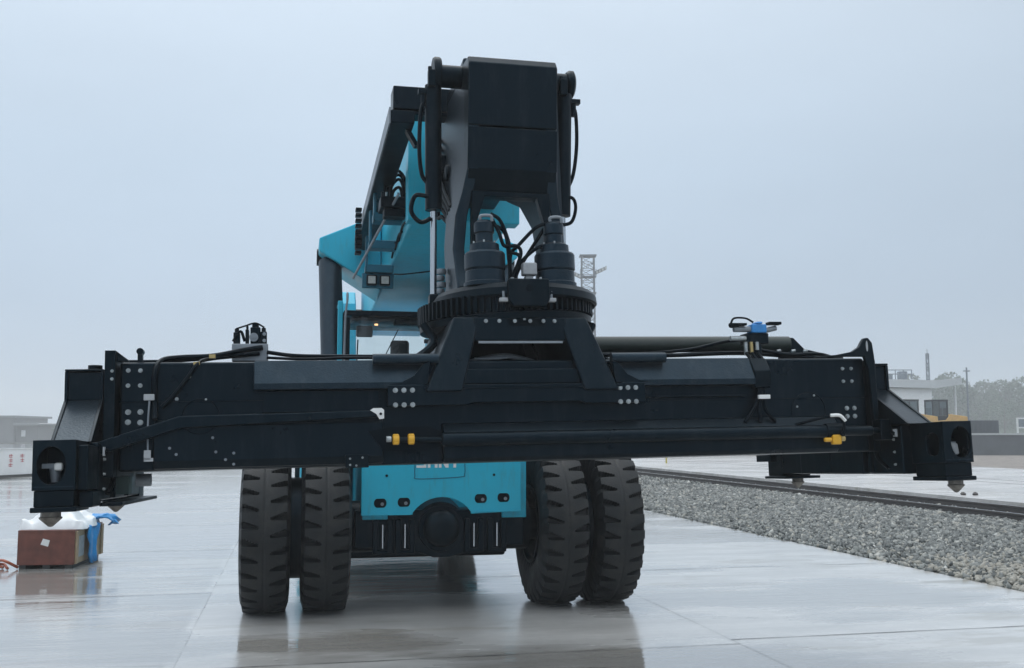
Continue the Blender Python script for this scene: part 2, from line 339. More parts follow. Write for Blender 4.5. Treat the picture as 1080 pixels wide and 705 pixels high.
t.links.new(r.outputs[0],t.nodes['Principled BSDF'].inputs['Base Color'])
zf=lambda x: np.interp(x,[XE,XE+.5,9.5,12.3,15.5],[-.03,.03,.07,.07,.05])
stones('railway_ballast',[(XE+.02,12.62,-3,11,430,.025,.066,zf),(XE+.02,12.62,11,22,260,.03,.07,zf),(XE+.02,12.62,22,60,60,.045,.07,zf),(12.7,15.3,0,50,60,.03,.05,zf)],sm,3,'grey crushed stone ballast between the concrete yard and the rail track')
# rails
def railprof(x,z): 
    p=[(-.075,0),(.075,0),(.075,.012),(.012,.03),(.009,.125),(.035,.14),(.036,.17),(.028,.178),(-.028,.178),(-.036,.17),(-.035,.14),(-.009,.125),(-.012,.03),(-.075,.012)]
    return [(x+a,z+b) for a,b in p]
M['rust']=mat('rail_rust',(.045,.038,.036),.6,var=.3,vscale=3)
M['railtop']=mat('polished_rail_head',(.55,.56,.57),.22,metal=1)
for x in (12.68,14.12):
    r_=MB(); r_.prism(railprof(x,.055),1,-40,190); o=r_.build('rail','rust',mw=MF,smooth=0); tag(o,kind='structure')
    h=MB(); h.box(x-.03,x+.014,-40,190,.2345,.2375); h.build('rail_head','railtop',o,smooth=0)
st=MB()
for i in range(-20,180): st.box(12.1,14.7,i*.6,i*.6+.24,-.1,.052)
tag(st.build('railway_sleepers',mat('sleeper_concrete',(.13,.125,.12),.7,var=.3),mw=MF,smooth=0),kind='structure')
# paving beyond the first track with a second, embedded track
rd=MB(); rd.box(15.35,21.36,-60,190,-.29,.205); rd.box(21.50,22.80,-60,190,-.29,.205); rd.box(22.94,31.4,-60,190,-.29,.205)
tag(rd.build('paved_road','road',mw=MF,bevel=.01),kind='structure')
gr=MB(); gr.box(21.36,21.5,-60,190,-.29,.15); gr.box(22.8,22.94,-60,190,-.29,.15); tag(gr.build('rail_groove','joint',mw=MF,smooth=0),kind='structure')
for x in (21.41,22.85):
    h=MB(); h.box(x-.022,x+.03,-60,190,.151,.207); tag(h.build('embedded_rail','rust',mw=MF,smooth=0),kind='structure')
fg=MB(); fg.box(31.4,140,-60,250,-.29,.17); tag(fg.build('far_gravel_ground','far_gravel',mw=MF,smooth=0),kind='structure')
tr_=MB(); tr_.box(20,240,80.6,420,-.29,1.35); tag(tr_.build('terrace','earth',smooth=0),kind='structure')
# ================================================================== REACH STACKER
RS=empty('reach_stacker',MLOC,MYAW)
tag(RS,'turquoise container reach stacker with a long black spreader frame hanging level from its boom','reach stacker')
def P(mb,name,m,par=RS,bevel=0,S=False,**k):
    return mb.build(name,m,par,mw=(SF if (S and par is RS) else None),bevel=bevel,**k)
def bolt(par,p,d=(0,-1,0),r=.016,h=.014,m='zinc'):
    p=Vector(p);d=Vector(d); b=MB(); r*=.78; b.cyl(p,p+d*.004,r*1.3,n=12); b.cyl(p+d*.004,p+d*h,r,n=6); return b.build('bolt',m,par,smooth=30)
# ---------------- wheels
def tyre_mesh(w=.46,Ro=.86,nA=32):
    # half profile across: (u in -1..1) radius
    us=list(np.linspace(-1,1,65)); na=nA*16; V=[];F=[]
    sw=[(.93,-.035),(1.04,-.11),(1.08,-.24),(1.02,-.38),(.86,-.46)]  # sidewall (u, dr)
    prof=[(-u,d,0) for u,d in reversed(sw)]+[(u*.93,-.018*abs(u)**4,1) for u in us]+[(u,d,0) for u,d in sw]
    for i in range(na):
        a=2*PI*i/na
        for u,dr,tr in prof:
            g=0
            if tr:
                au=abs(u)/.93
                # slanted lateral slots in both shoulders
                ph=(i/16.0+ (.5 if u>0 else 0) - (.22 if u>0 else .22)*(au-.5)*1.2)%1.0
                ph=ph-.5
                wd=.07+.17*max(0,min(1,(au-.30)/.66))
                if au>.26:
                    e=abs(ph)/wd
                    g=.07*max(0,min(1,(1-e)*5))*min(1,(au-.26)/.10)
                g+= .006*math.exp(-((au-.0)/.05)**2)
            elif abs(u)<1.0:
                ph=(i/16.0+(.5 if u>0 else 0)-.11)%1.0-.5; g=.04*max(0,min(1,(1-abs(ph)/.2)*3))
            r=Ro+dr-g
            z=r*math.cos(a); y=r*math.sin(a)
            if z<-(Ro-.012): z=-(Ro-.012)
            V.append((u*w/2*1.0,y,z))
    m=len(prof)
    for i in range(na):
        j=(i+1)%na
        for k in range(m-1): F.append((i*m+k,j*m+k,j*m+k+1,i*m+k+1))
    return V,F
tv,tf=tyre_mesh()
def wheel(x,y,zc=.848,proto=None,steer=0):
    if proto: 
        c=copy_tree(proto,None); c.parent=RS; c.location=(x,y,zc); c.rotation_euler=(rnd.uniform(0,6),0,0) if False else (0,0,steer); return c
    wv=MB(); prof=[(.40,-.20),(.425,-.235),(.40,-.24),(.36,-.2),(.34,-.05),(.2,-.03),(.16,-.1),(.0,-.1)]
    wv.lathe(prof,(0,0,0),'x',48); wv.lathe([(r,-h) for r,h in prof],(0,0,0),'x',48)
    wv.cyl((-.1,0,0),(.1,0,0),.15,n=24)
    o=wv.build('wheel','black2',RS); o.location=(x,y,zc)
    ty=MB(); ty.add(tv,tf); ty.build('tyre','tyre',o,smooth=40,normals=True)
    return o
w0=wheel(-1.822,0)
for x in (-1.222,1.222,1.822): wheel(x,0,proto=w0)
for x in (-1.12,1.12): wheel(x,6.0,proto=w0)
for s in (-1,1):
    sp_=MB(); sp_.cyl((s*1.46,0,.85),(s*1.58,0,.85),.52,n=36); P(sp_,'wheel_spacer','black2')
ax=MB(); ax.cyl((-2.0,0,.85),(2.0,0,.85),.17,n=28); ax.cyl((-.95,0,.85),(-.55,0,.85),.27,n=28); ax.cyl((.55,0,.85),(.95,0,.85),.27,n=28); P(ax,'drive_axle','black2')
ax=MB(); ax.box(-.9,.9,5.85,6.15,.75,1.0); P(ax,'steer_axle','black2',bevel=.02)
# differential housing & lower cross member
dh=MB(); dh.lathe([(0,-.60),(.06,-.598),(.12,-.58),(.165,-.54),(.185,-.49),(.19,-.44),(.235,-.43),(.24,-.40),(.27,-.38),(.30,-.2),(.33,.25),(.0,.25)],(-.045,0,.85),'y',40); P(dh,'differential','black2',smooth=30)
cm=MB(); 
cm.prism([(-.93,1.04),(-.93,.66),(-.74,.66),(-.70,.60),(-.40,.60),(-.30,.62),(-.12,.55),(.06,.55),(.22,.60),(.30,.62),(.62,.61),(.66,.66),(.84,.66),(.84,1.04)],1,-.40,-.12)
P(cm,'cross_member','black2',bevel=.012)
for xx in (-.65,-.42,.30,.545):
    l_=MB(); l_.box(xx-.10,xx-.045,-.45,-.38,.60,.95); l_.box(xx+.045,xx+.10,-.45,-.38,.60,.95); l_.box(xx-.10,xx+.10,-.45,-.40,.60,.64); o=l_.build('axle_bracket','black2',RS,bevel=.008)
    s_=MB(); s_.cyl((xx,-.44,.66),(xx,-.44,.90),.011,n=12); s_.build('bracket_pin','chrome',o)
# turquoise front plate with arch and slots
BX0,BX1=-.875,.79
def front_plate():
    m=MB(); ang=[PI-PI*i/20 for i in range(21)]
    cx,cz,rr=-.045,.80,.375
    arc=[(cx+rr*math.cos(t_),cz+rr*math.sin(t_)) for t_ in ang if cz+rr*math.sin(t_)>1.0]
    lo=[(BX0,1.0)]+[(arc[0][0],1.0)]+arc+[(arc[-1][0],1.0)]+[(BX1,1.02)]
    hi=[(BX1,1.62),(BX0+.0,1.62),(BX0,1.1)]
    m.prism(lo+hi,1,-.50,-.46); return m
o=P(front_plate(),'front_plate','teal',bevel=.006)
lip=MB(); lip.box(BX0,-.37,-.515,-.5005,1.0,1.012); lip.build('lip','teal',o); lip=MB(); lip.box(.30,BX1,-.515,-.5005,1.02,1.032); lip.build('lip','teal',o)
for xx,zz in ((-.683,1.122),(-.441,1.128),(.36,1.156),(.602,1.163)):
    h=MB(); 
    prof=[(math.cos(t_)*.034+(.03 if math.cos(t_)>0 else -.03),math.sin(t_)*.046) for t_ in [2*PI*i/28 for i in range(28)]]
    h.prism([(xx+a,zz+b) for a,b in prof],1,-.503,-.5005); h.build('slot','rubber',o,smooth=0)
    h=MB(); h.cyl((xx+.02,-.506,zz-.01),(xx+.02,-.503,zz-.01),.018,n=12); h.build('slot_bolt','galv',o)
h=MB(); h.tube([(-.33,-.503,1.52),(-.33,-.503,1.40),(-.29,-.503,1.365),(.14,-.503,1.38),(.19,-.503,1.41),(.19,-.503,1.52)],.004,6); h.build('panel_seam',mat('seam_teal',(.008,.12,.2),.5),o)
for xx in (-.62,.5):
    h=MB(); h.cyl((xx,-.506,1.40),(xx,-.5005,1.40),.014,n=10); h.build('hole_plug','black2',o)
# brand lettering (upper half hidden behind the spreader beam)
LET={'S':[[(0,0),(1,0),(1,.56),(.26,.56),(.26,.8),(1,.8),(1,1),(0,1),(0,.42),(.74,.42),(.74,.2),(0,.2)]],
'A':[[(0,0),(.28,0),(.28,.28),(.72,.28),(.72,0),(1,0),(1,.7),(.8,1),(.2,1),(0,.7)]],
'N':[[(0,0),(.27,0),(.27,.55),(.7,0),(1,0),(1,1),(.73,1),(.73,.45),(.3,1),(0,1)]],
'Y':[[(.36,0),(.64,0),(.64,.42),(1,1),(.7,1),(.5,.66),(.3,1),(0,1),(.36,.42)]]}
x=-.315
for ch in 'SANY':
    h=MB()
    for poly in LET[ch]: h.prism([(x+u*.102,1.478+w*.125) for u,w in poly],1,-.505,-.5005)
    o2=h.build('letter','white',o,smooth=0); x+=.116
# chassis
ch=MB(); ch.box(-.86,-.60,-.44,6.6,.95,1.75); ch.box(.60,.86,-.44,6.6,.95,1.75); ch.box(-.60,.60,.4,6.6,1.0,1.45); P(ch,'chassis','teal',bevel=.01)
ch=MB(); ch.box(-.92,.92,.95,5.1,.40,.94); P(ch,'belly_light_block','black2',bevel=.03)  # block added between the axles to keep sky light and reflection from below
cw=MB(); cw.prism([(5.2,.95),(6.7,.95),(6.75,.32),(7.6,.32),(7.9,1.3),(7.9,2.3),(7.4,2.55),(5.6,2.55),(5.2,2.3)],0,-1.45,1.45); P(cw,'counterweight','teal',bevel=.04)  # rear underside brought down low to darken the ground beneath
hd=MB(); hd.box(-1.3,-.93,1.3,5.15,.55,2.3); hd.box(.93,1.3,1.3,5.15,.55,2.3); P(hd,'side_tank','teal',bevel=.03)  # side tanks, lengthened and deepened to block ambient light under the chassis
for s in (-1,1):
    f=MB(); f.box(s*1.0,s*2.05,-.3,1.0,1.86,1.90); P(f,'fender','black2',bevel=.01)
    f=MB(); f.box(s*1.49,s*1.54,.15,.9,.95,1.8); P(f,'fender_bracket','rim')
    pt=MB(); pt.prism([(5.0,1.7),(6.6,1.7),(6.6,2.6),(6.2,3.9),(5.95,4.12),(5.6,4.12),(5.35,3.9),(5.1,2.8)],0,s*.62,s*.86); P(pt,'boom_support','teal',bevel=.02)
pin=MB(); pin.cyl((-.95,5.85,3.75),(.95,5.85,3.75),.12,n=24); P(pin,'boom_pivot_pin','black2')
# ---------------- cab
cabT=3.30
cb=MB(); cb.box(-.95,.95,1.28,2.95,1.75,2.35); cb.box(-.95,.95,1.28,2.95,2.35,2.42)
cab=P(cb,'cab','teal',bevel=.02)
for nm,bx in (('pillar',(-1.0,-.925,1.22,1.30)),('pillar',(.925,1.0,1.22,1.30)),('pillar',(-1.0,-.9,2.86,2.95)),('pillar',(.9,1.0,2.86,2.95))):
    m=MB(); m.box(*bx,2.42,3.22); m.build(nm,'teal' if bx[2]>2 else 'black2',cab,bevel=.012)
m=MB(); m.box(-1.07,-1.01,1.25,1.33,2.3,3.42); m.cyl((-1.04,1.3,3.38),(-1.04,1.6,3.38),.03); m.build('corner_post','teal',cab,bevel=.01)
m=MB(); m.tube([(-1.0,1.12,2.45),(-.985,1.12,3.2),(-.965,1.12,3.42),(-.965,1.16,3.5),(-.965,1.22,3.42)],.013,8); m.build('grab_rail','galv',cab)
m=MB(); m.box(-1.0,1.0,1.18,2.95,3.235,3.30); m.build('cab_roof','black2',cab,bevel=.012)
m=MB(); m.box(-.9,-.38,1.32,1.7,3.19,3.225); m.build('ceiling_lining','cabin',cab,bevel=.01)
m=MB(); m.box(-.38,.9,1.32,1.55,3.16,3.225); m.build('sun_blind','seat',cab,bevel=.01)
m=MB(); m.add([(-.925,1.24,2.42),(.925,1.24,2.42),(.925,1.24,3.23),(-.925,1.24,3.23)],[(0,1,2,3)]); m.build('windshield','glass',cab,smooth=0)
m=MB(); m.add([(-.9,2.93,2.42),(.9,2.93,2.42),(.9,2.93,3.22),(-.9,2.93,3.22)],[(0,1,2,3)]); m.build('rear_window','glass',cab,smooth=0)
for s in (-1,1):
    m=MB(); m.add([(s*.96,1.3,2.42),(s*.96,2.86,2.42),(s*.96,2.86,3.2),(s*.96,1.3,3.2)],[(0,1,2,3)]); m.build('side_window','glass',cab,smooth=0)
m=MB(); m.box(-.925,.925,1.225,1.255,2.70,2.765) if False else m.box(-.925,.925,1.22,1.26,2.42,2.50); m.build('lower_frame','black2',cab)
m=MB(); m.box(-.10,.10,-.02,.02,-.07,.07); o=m.build('interior_mirror','cabin',cab,bevel=.045,seg=5); o.location=(-.74,1.42,3.07)
m=MB(); m.box(-.37,-.13,1.95,2.05,2.3,3.02); m.box(-.47,-.03,1.9,2.03,2.2,2.72); m.build('operator_seat','seat',cab,bevel=.045,seg=4)
m=MB(); m.cyl((-.60,1.40,3.145),(-.60,1.40,3.164),.022,n=16); m.build('cab_lamp','amber',cab)
m=MB(); m.tube([(-.85,1.22,2.42),(-.83,1.21,2.95)],.008,6,1); m.tube([(-.62,1.205,2.52),(-.35,1.205,3.08)],.006,6,1); m.build('wiper','rubber',cab)
m=MB(); m.box(-.02,.35,1.30,1.36,2.93,2.98); m.build('monitor_arm','rubber',cab,bevel=.01)
# ---------------- boom outer section
def boombox(x,y0,y1,zb0,zb1,h0,h1):
    m=MB(); m.hexa([(-x,y0,zb0),(x,y0,zb0),(x,y1,zb1),(-x,y1,zb1)],[(-x,y0,zb0+h0),(x,y0,zb0+h0),(x,y1,zb1+h1),(-x,y1,zb1+h1)]); return m
zb=lambda y: 3.883-.0577*(y+1.5)
bo=P(boombox(.50,-1.45,6.0,zb(-1.45),zb(6.0),.97,.75),'boom_outer_section','teal',bevel=.035,seg=3)
m=boombox(.545,-1.56,-1.36,zb(-1.5)-.03,zb(-1.4)-.03,1.03,1.03); m.build('boom_collar','teal',bo,bevel=.012)
# cylinder carrier wedges under the boom
for s in (-1,1):
    y0,y1=1.95,2.75
    m=MB(); m.hexa([(s*.505,y0,3.655),(s*.505,y1,3.60),(s*1.29,y1,4.10),(s*1.29,y0,4.14)],[(s*.505,y0,4.66),(s*.505,y1,4.60),(s*1.29,y1,4.28),(s*1.29,y0,4.31)])
    o=m.build('cylinder_carrier','teal',bo,bevel=.02)
    m=MB(); m.cyl((s*1.31,2.35,4.12),(s*1.02,2.35,4.12),.11,n=24); m.build('carrier_pin','black2',bo)
    lc=MB(); lc.cyl((s*1.145,2.15,4.02),(s*1.085,1.0,1.7),.145,.145,n=28); lc.cyl((s*1.146,2.17,4.06),(s*1.145,2.15,4.02),.10,.135,n=28); P(lc,'lift_cylinder','dark_cast')
# inner boom
m=boombox(.30,-3.3,-1.5,zb(-3.3)+.12,zb(-1.5)+.10,.72,.74); P(m,'boom_inner_section','dark_cast',bevel=.02)
# ---------------- boom head
hx=.338
hd=MB()
side=[(-3.80,4.60),(-3.80,3.79),(-3.72,3.62),(-3.69,3.45),(-3.68,3.2),(-3.70,3.02),(-3.78,2.91),(-3.78,2.87),(-3.05,2.87),(-3.16,2.98),(-3.18,3.1),(-3.12,3.3),(-3.06,3.5),(-2.85,3.72),(-2.35,3.88),(-2.2,3.95),(-2.2,4.66),(-3.6,4.68)]
def shear(mb,s):
    mb.v=[(x+(s*float(np.interp(z,[2.87,2.92,3.02,3.2,3.4,3.55,3.75],[.075,.07,.075,.085,.075,.05,0])) if z<3.75 else 0),y,z) for x,y,z in mb.v]; return mb
for s in (-1,1):
    m=MB(); m.prism(side,0,s*hx,s*(hx-.085)); shear(m,s); 
    o=P(m,'boom_head_cheek','dark_cast',bevel=.014)
# front nose
m=MB(); nose=[(-3.815,4.12),(-3.83,4.595),(-3.78,4.655),(-3.2,4.70),(-2.2,4.70),(-2.2,4.62),(-3.6,4.60),(-3.62,4.12)]
m.prism(nose,0,-hx-.004,hx+.004); nb=P(m,'boom_head_nose','black',bevel=.012)
m=MB(); m.prism([(-3.815,4.108),(-3.80,3.79),(-3.64,3.79),(-3.62,4.108)],0,-hx-.004,hx+.004); m.build('nose_lower_plate','black',nb,bevel=.006)
m=MB(); m.prism([(-3.805,3.788),(-3.70,3.60),(-3.60,3.60),(-3.64,3.788)],0,-hx+.002,hx-.002); m.build('nose_chin_plate','black2',nb)
# arch lip between legs
m=MB(); m.prism([(-.20,3.60),(.20,3.60),(.26,3.40),(.26,3.0),(.30,3.0),(.30,3.64),(-.30,3.64),(-.30,3.0),(-.27,3.0),(-.26,3.40)],1,-3.74,-3.66); P(shear(m,0),'arch_rib','black2',bevel=.008)
m=MB(); m.box(-.25,.25,-2.5,-2.42,3.90,4.5); m.box(-.25,.25,-3.5,-2.4,4.05,4.08); P(m,'head_web','dark_cast',bevel=.01)
# tilt pin and damping cylinders
m=MB(); m.cyl((-.53,-3.45,4.60),(.50,-3.45,4.60),.088,n=28); m.lathe([(0,-.03),(.135,-.03),(.145,-.015),(.145,.015),(.135,.03),(0,.03)],(-.535,-3.45,4.60),'x',28); m.lathe([(0,-.03),(.10,-.03),(.115,-.01),(.115,.02),(.09,.035),(0,.035)],(.535,-3.45,4.60),'x',28); P(m,'tilt_shaft','black2',smooth=30)
for s in (-1,1):
    x0=.565*s if s<0 else .475; x1=.557*s if s<0 else .455
    m=MB(); m.cyl((x0,-3.5,4.50),(x1,-3.52,3.52),.064,n=24); m.cyl((x0,-3.5,4.50),(x0,-3.47,4.56),.04,n=16); c=P(m,'damping_cylinder','black2')
    m=MB(); m.cyl((x1,-3.52,3.52),(x1,-3.55,2.84),.025,n=16); m.build('rod','chrome',c)
    m=MB(); m.box(x1-.035,x1+.035,-3.6,-3.5,2.78,2.87); m.build('rod_eye','black2',c,bevel=.012)
    m=MB(); m.box(x0-.05,x0+.01,-3.60,-3.54,4.47,4.60); m.cyl((x0-.035,-3.57,4.58),(x0-.035,-3.57,4.63),.015); m.build('port_block','black2',c,bevel=.008)
def hose(pts,r=.014,S=False,par=RS,m='rubber'): 
    b=MB(); b.tube(pts,r,8,7); return P(b,'hose',m,par,S=S)
hose([(-.62,-3.5,4.40),(-.66,-3.52,4.28),(-.67,-3.52,4.0),(-.65,-3.52,3.80),(-.60,-3.52,3.72)],.016)
hose([(.55,-3.5,4.42),(.575,-3.5,4.34),(.58,-3.5,4.1),(.55,-3.5,3.86),(.49,-3.5,3.72)],.015)
for x,z in ((-.64,4.38),(.555,4.38)):
    m=MB(); m.cyl((x,-3.5,z-.05),(x,-3.5,z+.06),.022,n=10); m.box(x-.04,x+.05,-3.53,-3.47,z+.05,z+.085); P(m,'hose_fitting','black2')
hose([(-.60,-3.55,3.62),(-.70,-3.55,3.62),(-.73,-3.55,3.50),(-.66,-3.55,3.42),(-.58,-3.55,3.45)],.017)
hose([(.44,-3.55,3.66),(.53,-3.55,3.66),(.555,-3.55,3.58),(.52,-3.55,3.47),(.43,-3.55,3.44)],.014)
# ---------------- cable tray on the left of the boom
ty=lambda y: 4.435-.0546*(y+2.93)
m=MB(); m.hexa([(-.82,-2.75,ty(-2.75)),(-.62,-2.75,ty(-2.75)),(-.62,2.2,ty(2.2)),(-.82,2.2,ty(2.2))],[(-.82,-2.75,ty(-2.75)+.11),(-.62,-2.75,ty(-2.75)+.11),(-.62,2.2,ty(2.2)+.11),(-.82,2.2,ty(2.2)+.11)])
tray=P(m,'cable_tray','black',bevel=.008)
m=MB(); m.hexa([(-.835,-2.75,ty(-2.75)-.01),(-.823,-2.75,ty(-2.75)-.01),(-.823,2.2,ty(2.2)-.01),(-.835,2.2,ty(2.2)-.01)],[(-.835,-2.75,ty(-2.75)+.13),(-.823,-2.75,ty(-2.75)+.13),(-.823,2.2,ty(2.2)+.13),(-.835,2.2,ty(2.2)+.13)]); m.build('tray_edge','galv',tray)
m=MB(); m.box(-.80,-.2,-2.72,-2.48,4.555,4.755); m.box(-.79,-.2,-2.70,-2.5,4.52,4.553); P(m,'cross_beam','black',bevel=.01)
m=MB(); m.hexa([(-.70,-2.6,4.45),(-.66,-2.6,4.45),(-.56,-2.6,4.28),(-.60,-2.6,4.28)],[(-.70,-2.5,4.45),(-.66,-2.5,4.45),(-.56,-2.5,4.28),(-.60,-2.5,4.28)]); P(m,'tray_strut','black')
for (y,z) in ((-.65,4.02),(-.05,3.84),(.5,3.66)):
    m=MB(); m.box(-.80,-.48,y,y+.22,z,z+.09); m.box(-.80,-.77,y,y+.1,z,z+.42); P(m,'tray_step','rim',bevel=.01)
m=MB(); m.box(-.76,-.46,-1.05,-.7,4.08,4.19); m.box(-.72,-.5,-1.0,-.8,4.0,4.08); P(m,'hose_bulkhead','black2',bevel=.01)
for k,(xa,xb,h,y) in enumerate(((-.71,-.50,.30,-.9),(-.68,-.50,.27,-.86),(-.66,-.53,.20,-.95),(-.64,-.54,.13,-.9))):
    hose([(xa,y,4.15),(xa+.015,y,4.19+h*.6),((xa+xb)/2+.02,y,4.19+h),(xb,y,4.19+h*.65),(xb+.01,y,4.15)],.016)
for x in (-.74,-.70,-.66,-.58,-.50): 
    m=MB(); m.cyl((x,-1.0,4.17),(x,-1.0,4.24),.012,n=8); P(m,'hose_union','zinc' if x==-.70 else 'black2')
m=MB(); m.cyl((-.60,-1.25,4.17),(-.93,.6,3.60),.014,n=10); P(m,'stay_rod','galv')
m=MB(); m.box(-.92,-.84,.52,.6,3.95,4.10)
for k in range(9): m.box(-.92,-.85,.45,.58,3.86+k*.062,3.86+k*.062+.035)
P(m,'cable_chain','rubber',bevel=.006)
m=MB(); m.box(-.83,-.47,.58,.64,3.49,3.66); lb=P(m,'lamp_bracket','rim',bevel=.008)
for x in (-.725,-.575):
    m=MB(); m.box(x-.058,x+.058,.50,.575,3.515,3.63); wl=m.build('work_lamp','black2',lb,bevel=.01)
    m=MB(); m.box(x-.042,x+.042,.494,.4995,3.53,3.615); m.build('lens','lens',wl,bevel=.008)
hose([(-.48,.4,3.63),(-.40,.2,3.60),(-.2,.0,3.60),(.0,-.1,3.62)],.008)
for k,(x,y) in enumerate(((-.47,.3),(-.47,-.1),(-.47,-.5))):
    m=MB(); m.tube([(-.52,y,zb(y)+.02),(-.515,y-.3,zb(y)+.12),(-.51,y-.6,zb(y)+.1)],.012,6); P(m,'hose','rubber')
# hoses beside the head on the left
for k in range(5):
    hose([(-.36,-2.35-.06*k,4.42-.09*k),(-.40,-2.6-.05*k,4.28-.10*k),(-.43,-2.85,4.02-.10*k),(-.41,-3.05+.03*k,3.80-.05*k),(-.38,-3.25+.06*k,3.62-.02*k)],.017)
m=MB(); m.box(-.42,-.345,-2.80,-2.62,4.02,4.16); m.cyl((-.345,-3.0,3.95),(-.40,-3.0,3.95),.07,n=16); P(m,'junction_block','black2',bevel=.02)
m=MB(); 
for k in range(4): m.lathe([(.0,-.02),(.034,-.02),(.04,0),(.034,.02),(0,.02)],(-.475+.012*(k%2),-3.30,2.93+k*.052),'z',10)
P(m,'swivel_fitting','galv')
# ================= SPREADER (spreader frame S)
m=MB(); m.box(-2.66,2.60,.50,1.74,.30,.995); beam=P(m,'spreader_main_beam','black',bevel=.02,S=True,seg=3)
def B(mb,name,mm='black',**k): return mb.build(name,mm,beam,**k)
m=MB(); m.box(-2.66,-1.0,.492,.4995,.738,.745); m.box(.90,2.60,.492,.4995,.70,.706); B(m,'seam_strip','black2')
# lower inner beam, front skin
m=MB(); m.prism([(.44,.31),(.40,.36),(.40,.58),(.44,.615),(.499,.62),(.499,.31)],0,-2.44,-1.0); B(m,'lower_beam_skin','black',bevel=.01)
m=MB(); m.prism([(.44,.302),(.41,.33),(.41,.50),(.46,.56),(.499,.57),(.499,.302)],0,-.6,2.3); B(m,'lower_beam_skin','black',bevel=.01)
# end flanges
m=MB(); m.box(-2.735,-2.672,.40,1.8,.27,1.06); m.prism([(-2.672,1.06),(-2.60,1.00),(-2.60,.998),(-2.672,.996)],1,.44,.50); B(m,'end_flange','black2',bevel=.008)
m=MB(); 
hump=[(2.15,.998),(2.33,1.012),(2.46,1.035),(2.52,1.07),(2.545,1.11),(2.565,1.135),(2.60,1.138),(2.63,1.10),(2.64,1.0),(2.645,.60),(2.63,.48),(2.605,.48),(2.585,.90),(2.56,.998)]
m.prism(hump,1,.42,.46); m.box(2.612,2.67,.462,1.8,.30,.98); B(m,'end_flange','black2',bevel=.008)
m=MB(); m.prism([(2.583+.008*math.cos(t_),1.075+.04*math.sin(t_)) for t_ in [2*PI*i/16 for i in range(16)]],1,.417,.4195); B(m,'lug_slot','label',smooth=0)
m=MB(); m.box(-2.56,-2.53,.55,.60,.995,1.08); m.cyl((-2.545,.54,1.07),(-2.545,.61,1.07),.022); B(m,'lifting_lug','black2')
# bolts near the ends
for x,z in ((-2.608,.942),(-2.534,.941),(-2.608,.845),(-2.534,.845)): bolt(beam,(x,.4995,z),r=.014)
for x,z in ((-2.604,.676),(-2.53,.676),(-2.604,.612),(-2.53,.609)): bolt(beam,(x,.4995,z),r=.018)
for x,z in ((2.416,.916),(2.486,.916),(2.416,.822),(2.486,.822)): bolt(beam,(x,.4995,z),r=.013)
for x,z in ((2.43,.622),(2.492,.622),(2.43,.562),(2.492,.562)): bolt(beam,(x,.4995,z),r=.017)
for x,z in ((-2.69,.93),(-2.69,.88)): bolt(beam,(x,.3995,z),r=.01)
# inspection rings
for cx,cz,zz,r_ in ((-2.16,.64,(0,1),.115),(2.12,.61,(0,1),.135)):
    m=MB(); m.tube([(cx+r_*math.cos(t_),.4985 if cx>0 or cz+r_*math.sin(t_)>.62 else .399,cz+r_*math.sin(t_)) for t_ in [2*PI*i/40 for i in range(41)]],.004,6,1); B(m,'cover_ring','black2')
for p_ in ((-2.13,.4995,.75),(2.03,.4995,.64),(2.17,.4995,.72),): bolt(beam,p_,r=.008,h=.008)
for p_ in ((-2.08,.40,.50),(-2.34,.40,.44),(-2.30,.40,.40),(-2.0,.40,.36),(-2.06,.40,.41),(-1.95,.40,.33),(-1.95,.40,.40)): bolt(beam,p_,r=.009,h=.01,m='galv')
# sloped top covers
def cover(x0,x1):
    m=MB(); m.prism([(.499,.998),(.505,1.012),(.56,1.012),(.56,1.0),(.501,.996),(.499,.83),(.415,.80),(.405,.835)],0,x0,x1); return m
m=MB(); m.prism([(.497,1.004),(.497,.80),(.405,.80),(.40,.842)],0,-1.83,-.72); B(m,'sloped_cover','dark_cast',bevel=.008)
m=MB(); m.prism([(.497,1.004),(.497,.80),(.405,.80),(.40,.842)],0,.66,1.67); B(m,'sloped_cover','dark_cast',bevel=.008)
m=MB(); m.prism([(.497,1.0),(.497,.78),(.43,.78),(.42,.90)],0,1.672,1.80); B(m,'cover_end','black2',bevel=.008)
for x0,x1 in ((-1.06,-.62),(.60,1.0)):
    m=MB(); m.cyl((x0,.44,1.0),(x1,.44,1.0),.036,n=18); B(m,'end_tube','dark_cast')
m=MB(); m.box(-1.77,-1.02,.43,.4985,.655,.66); m.box(-1.77,-1.02,.470,.4985,.66,.795); B(m,'recess_panel','black',bevel=.004)
m=MB(); m.box(.87,1.62,.455,.4985,.72,.73); B(m,'recess_panel','black',bevel=.004)
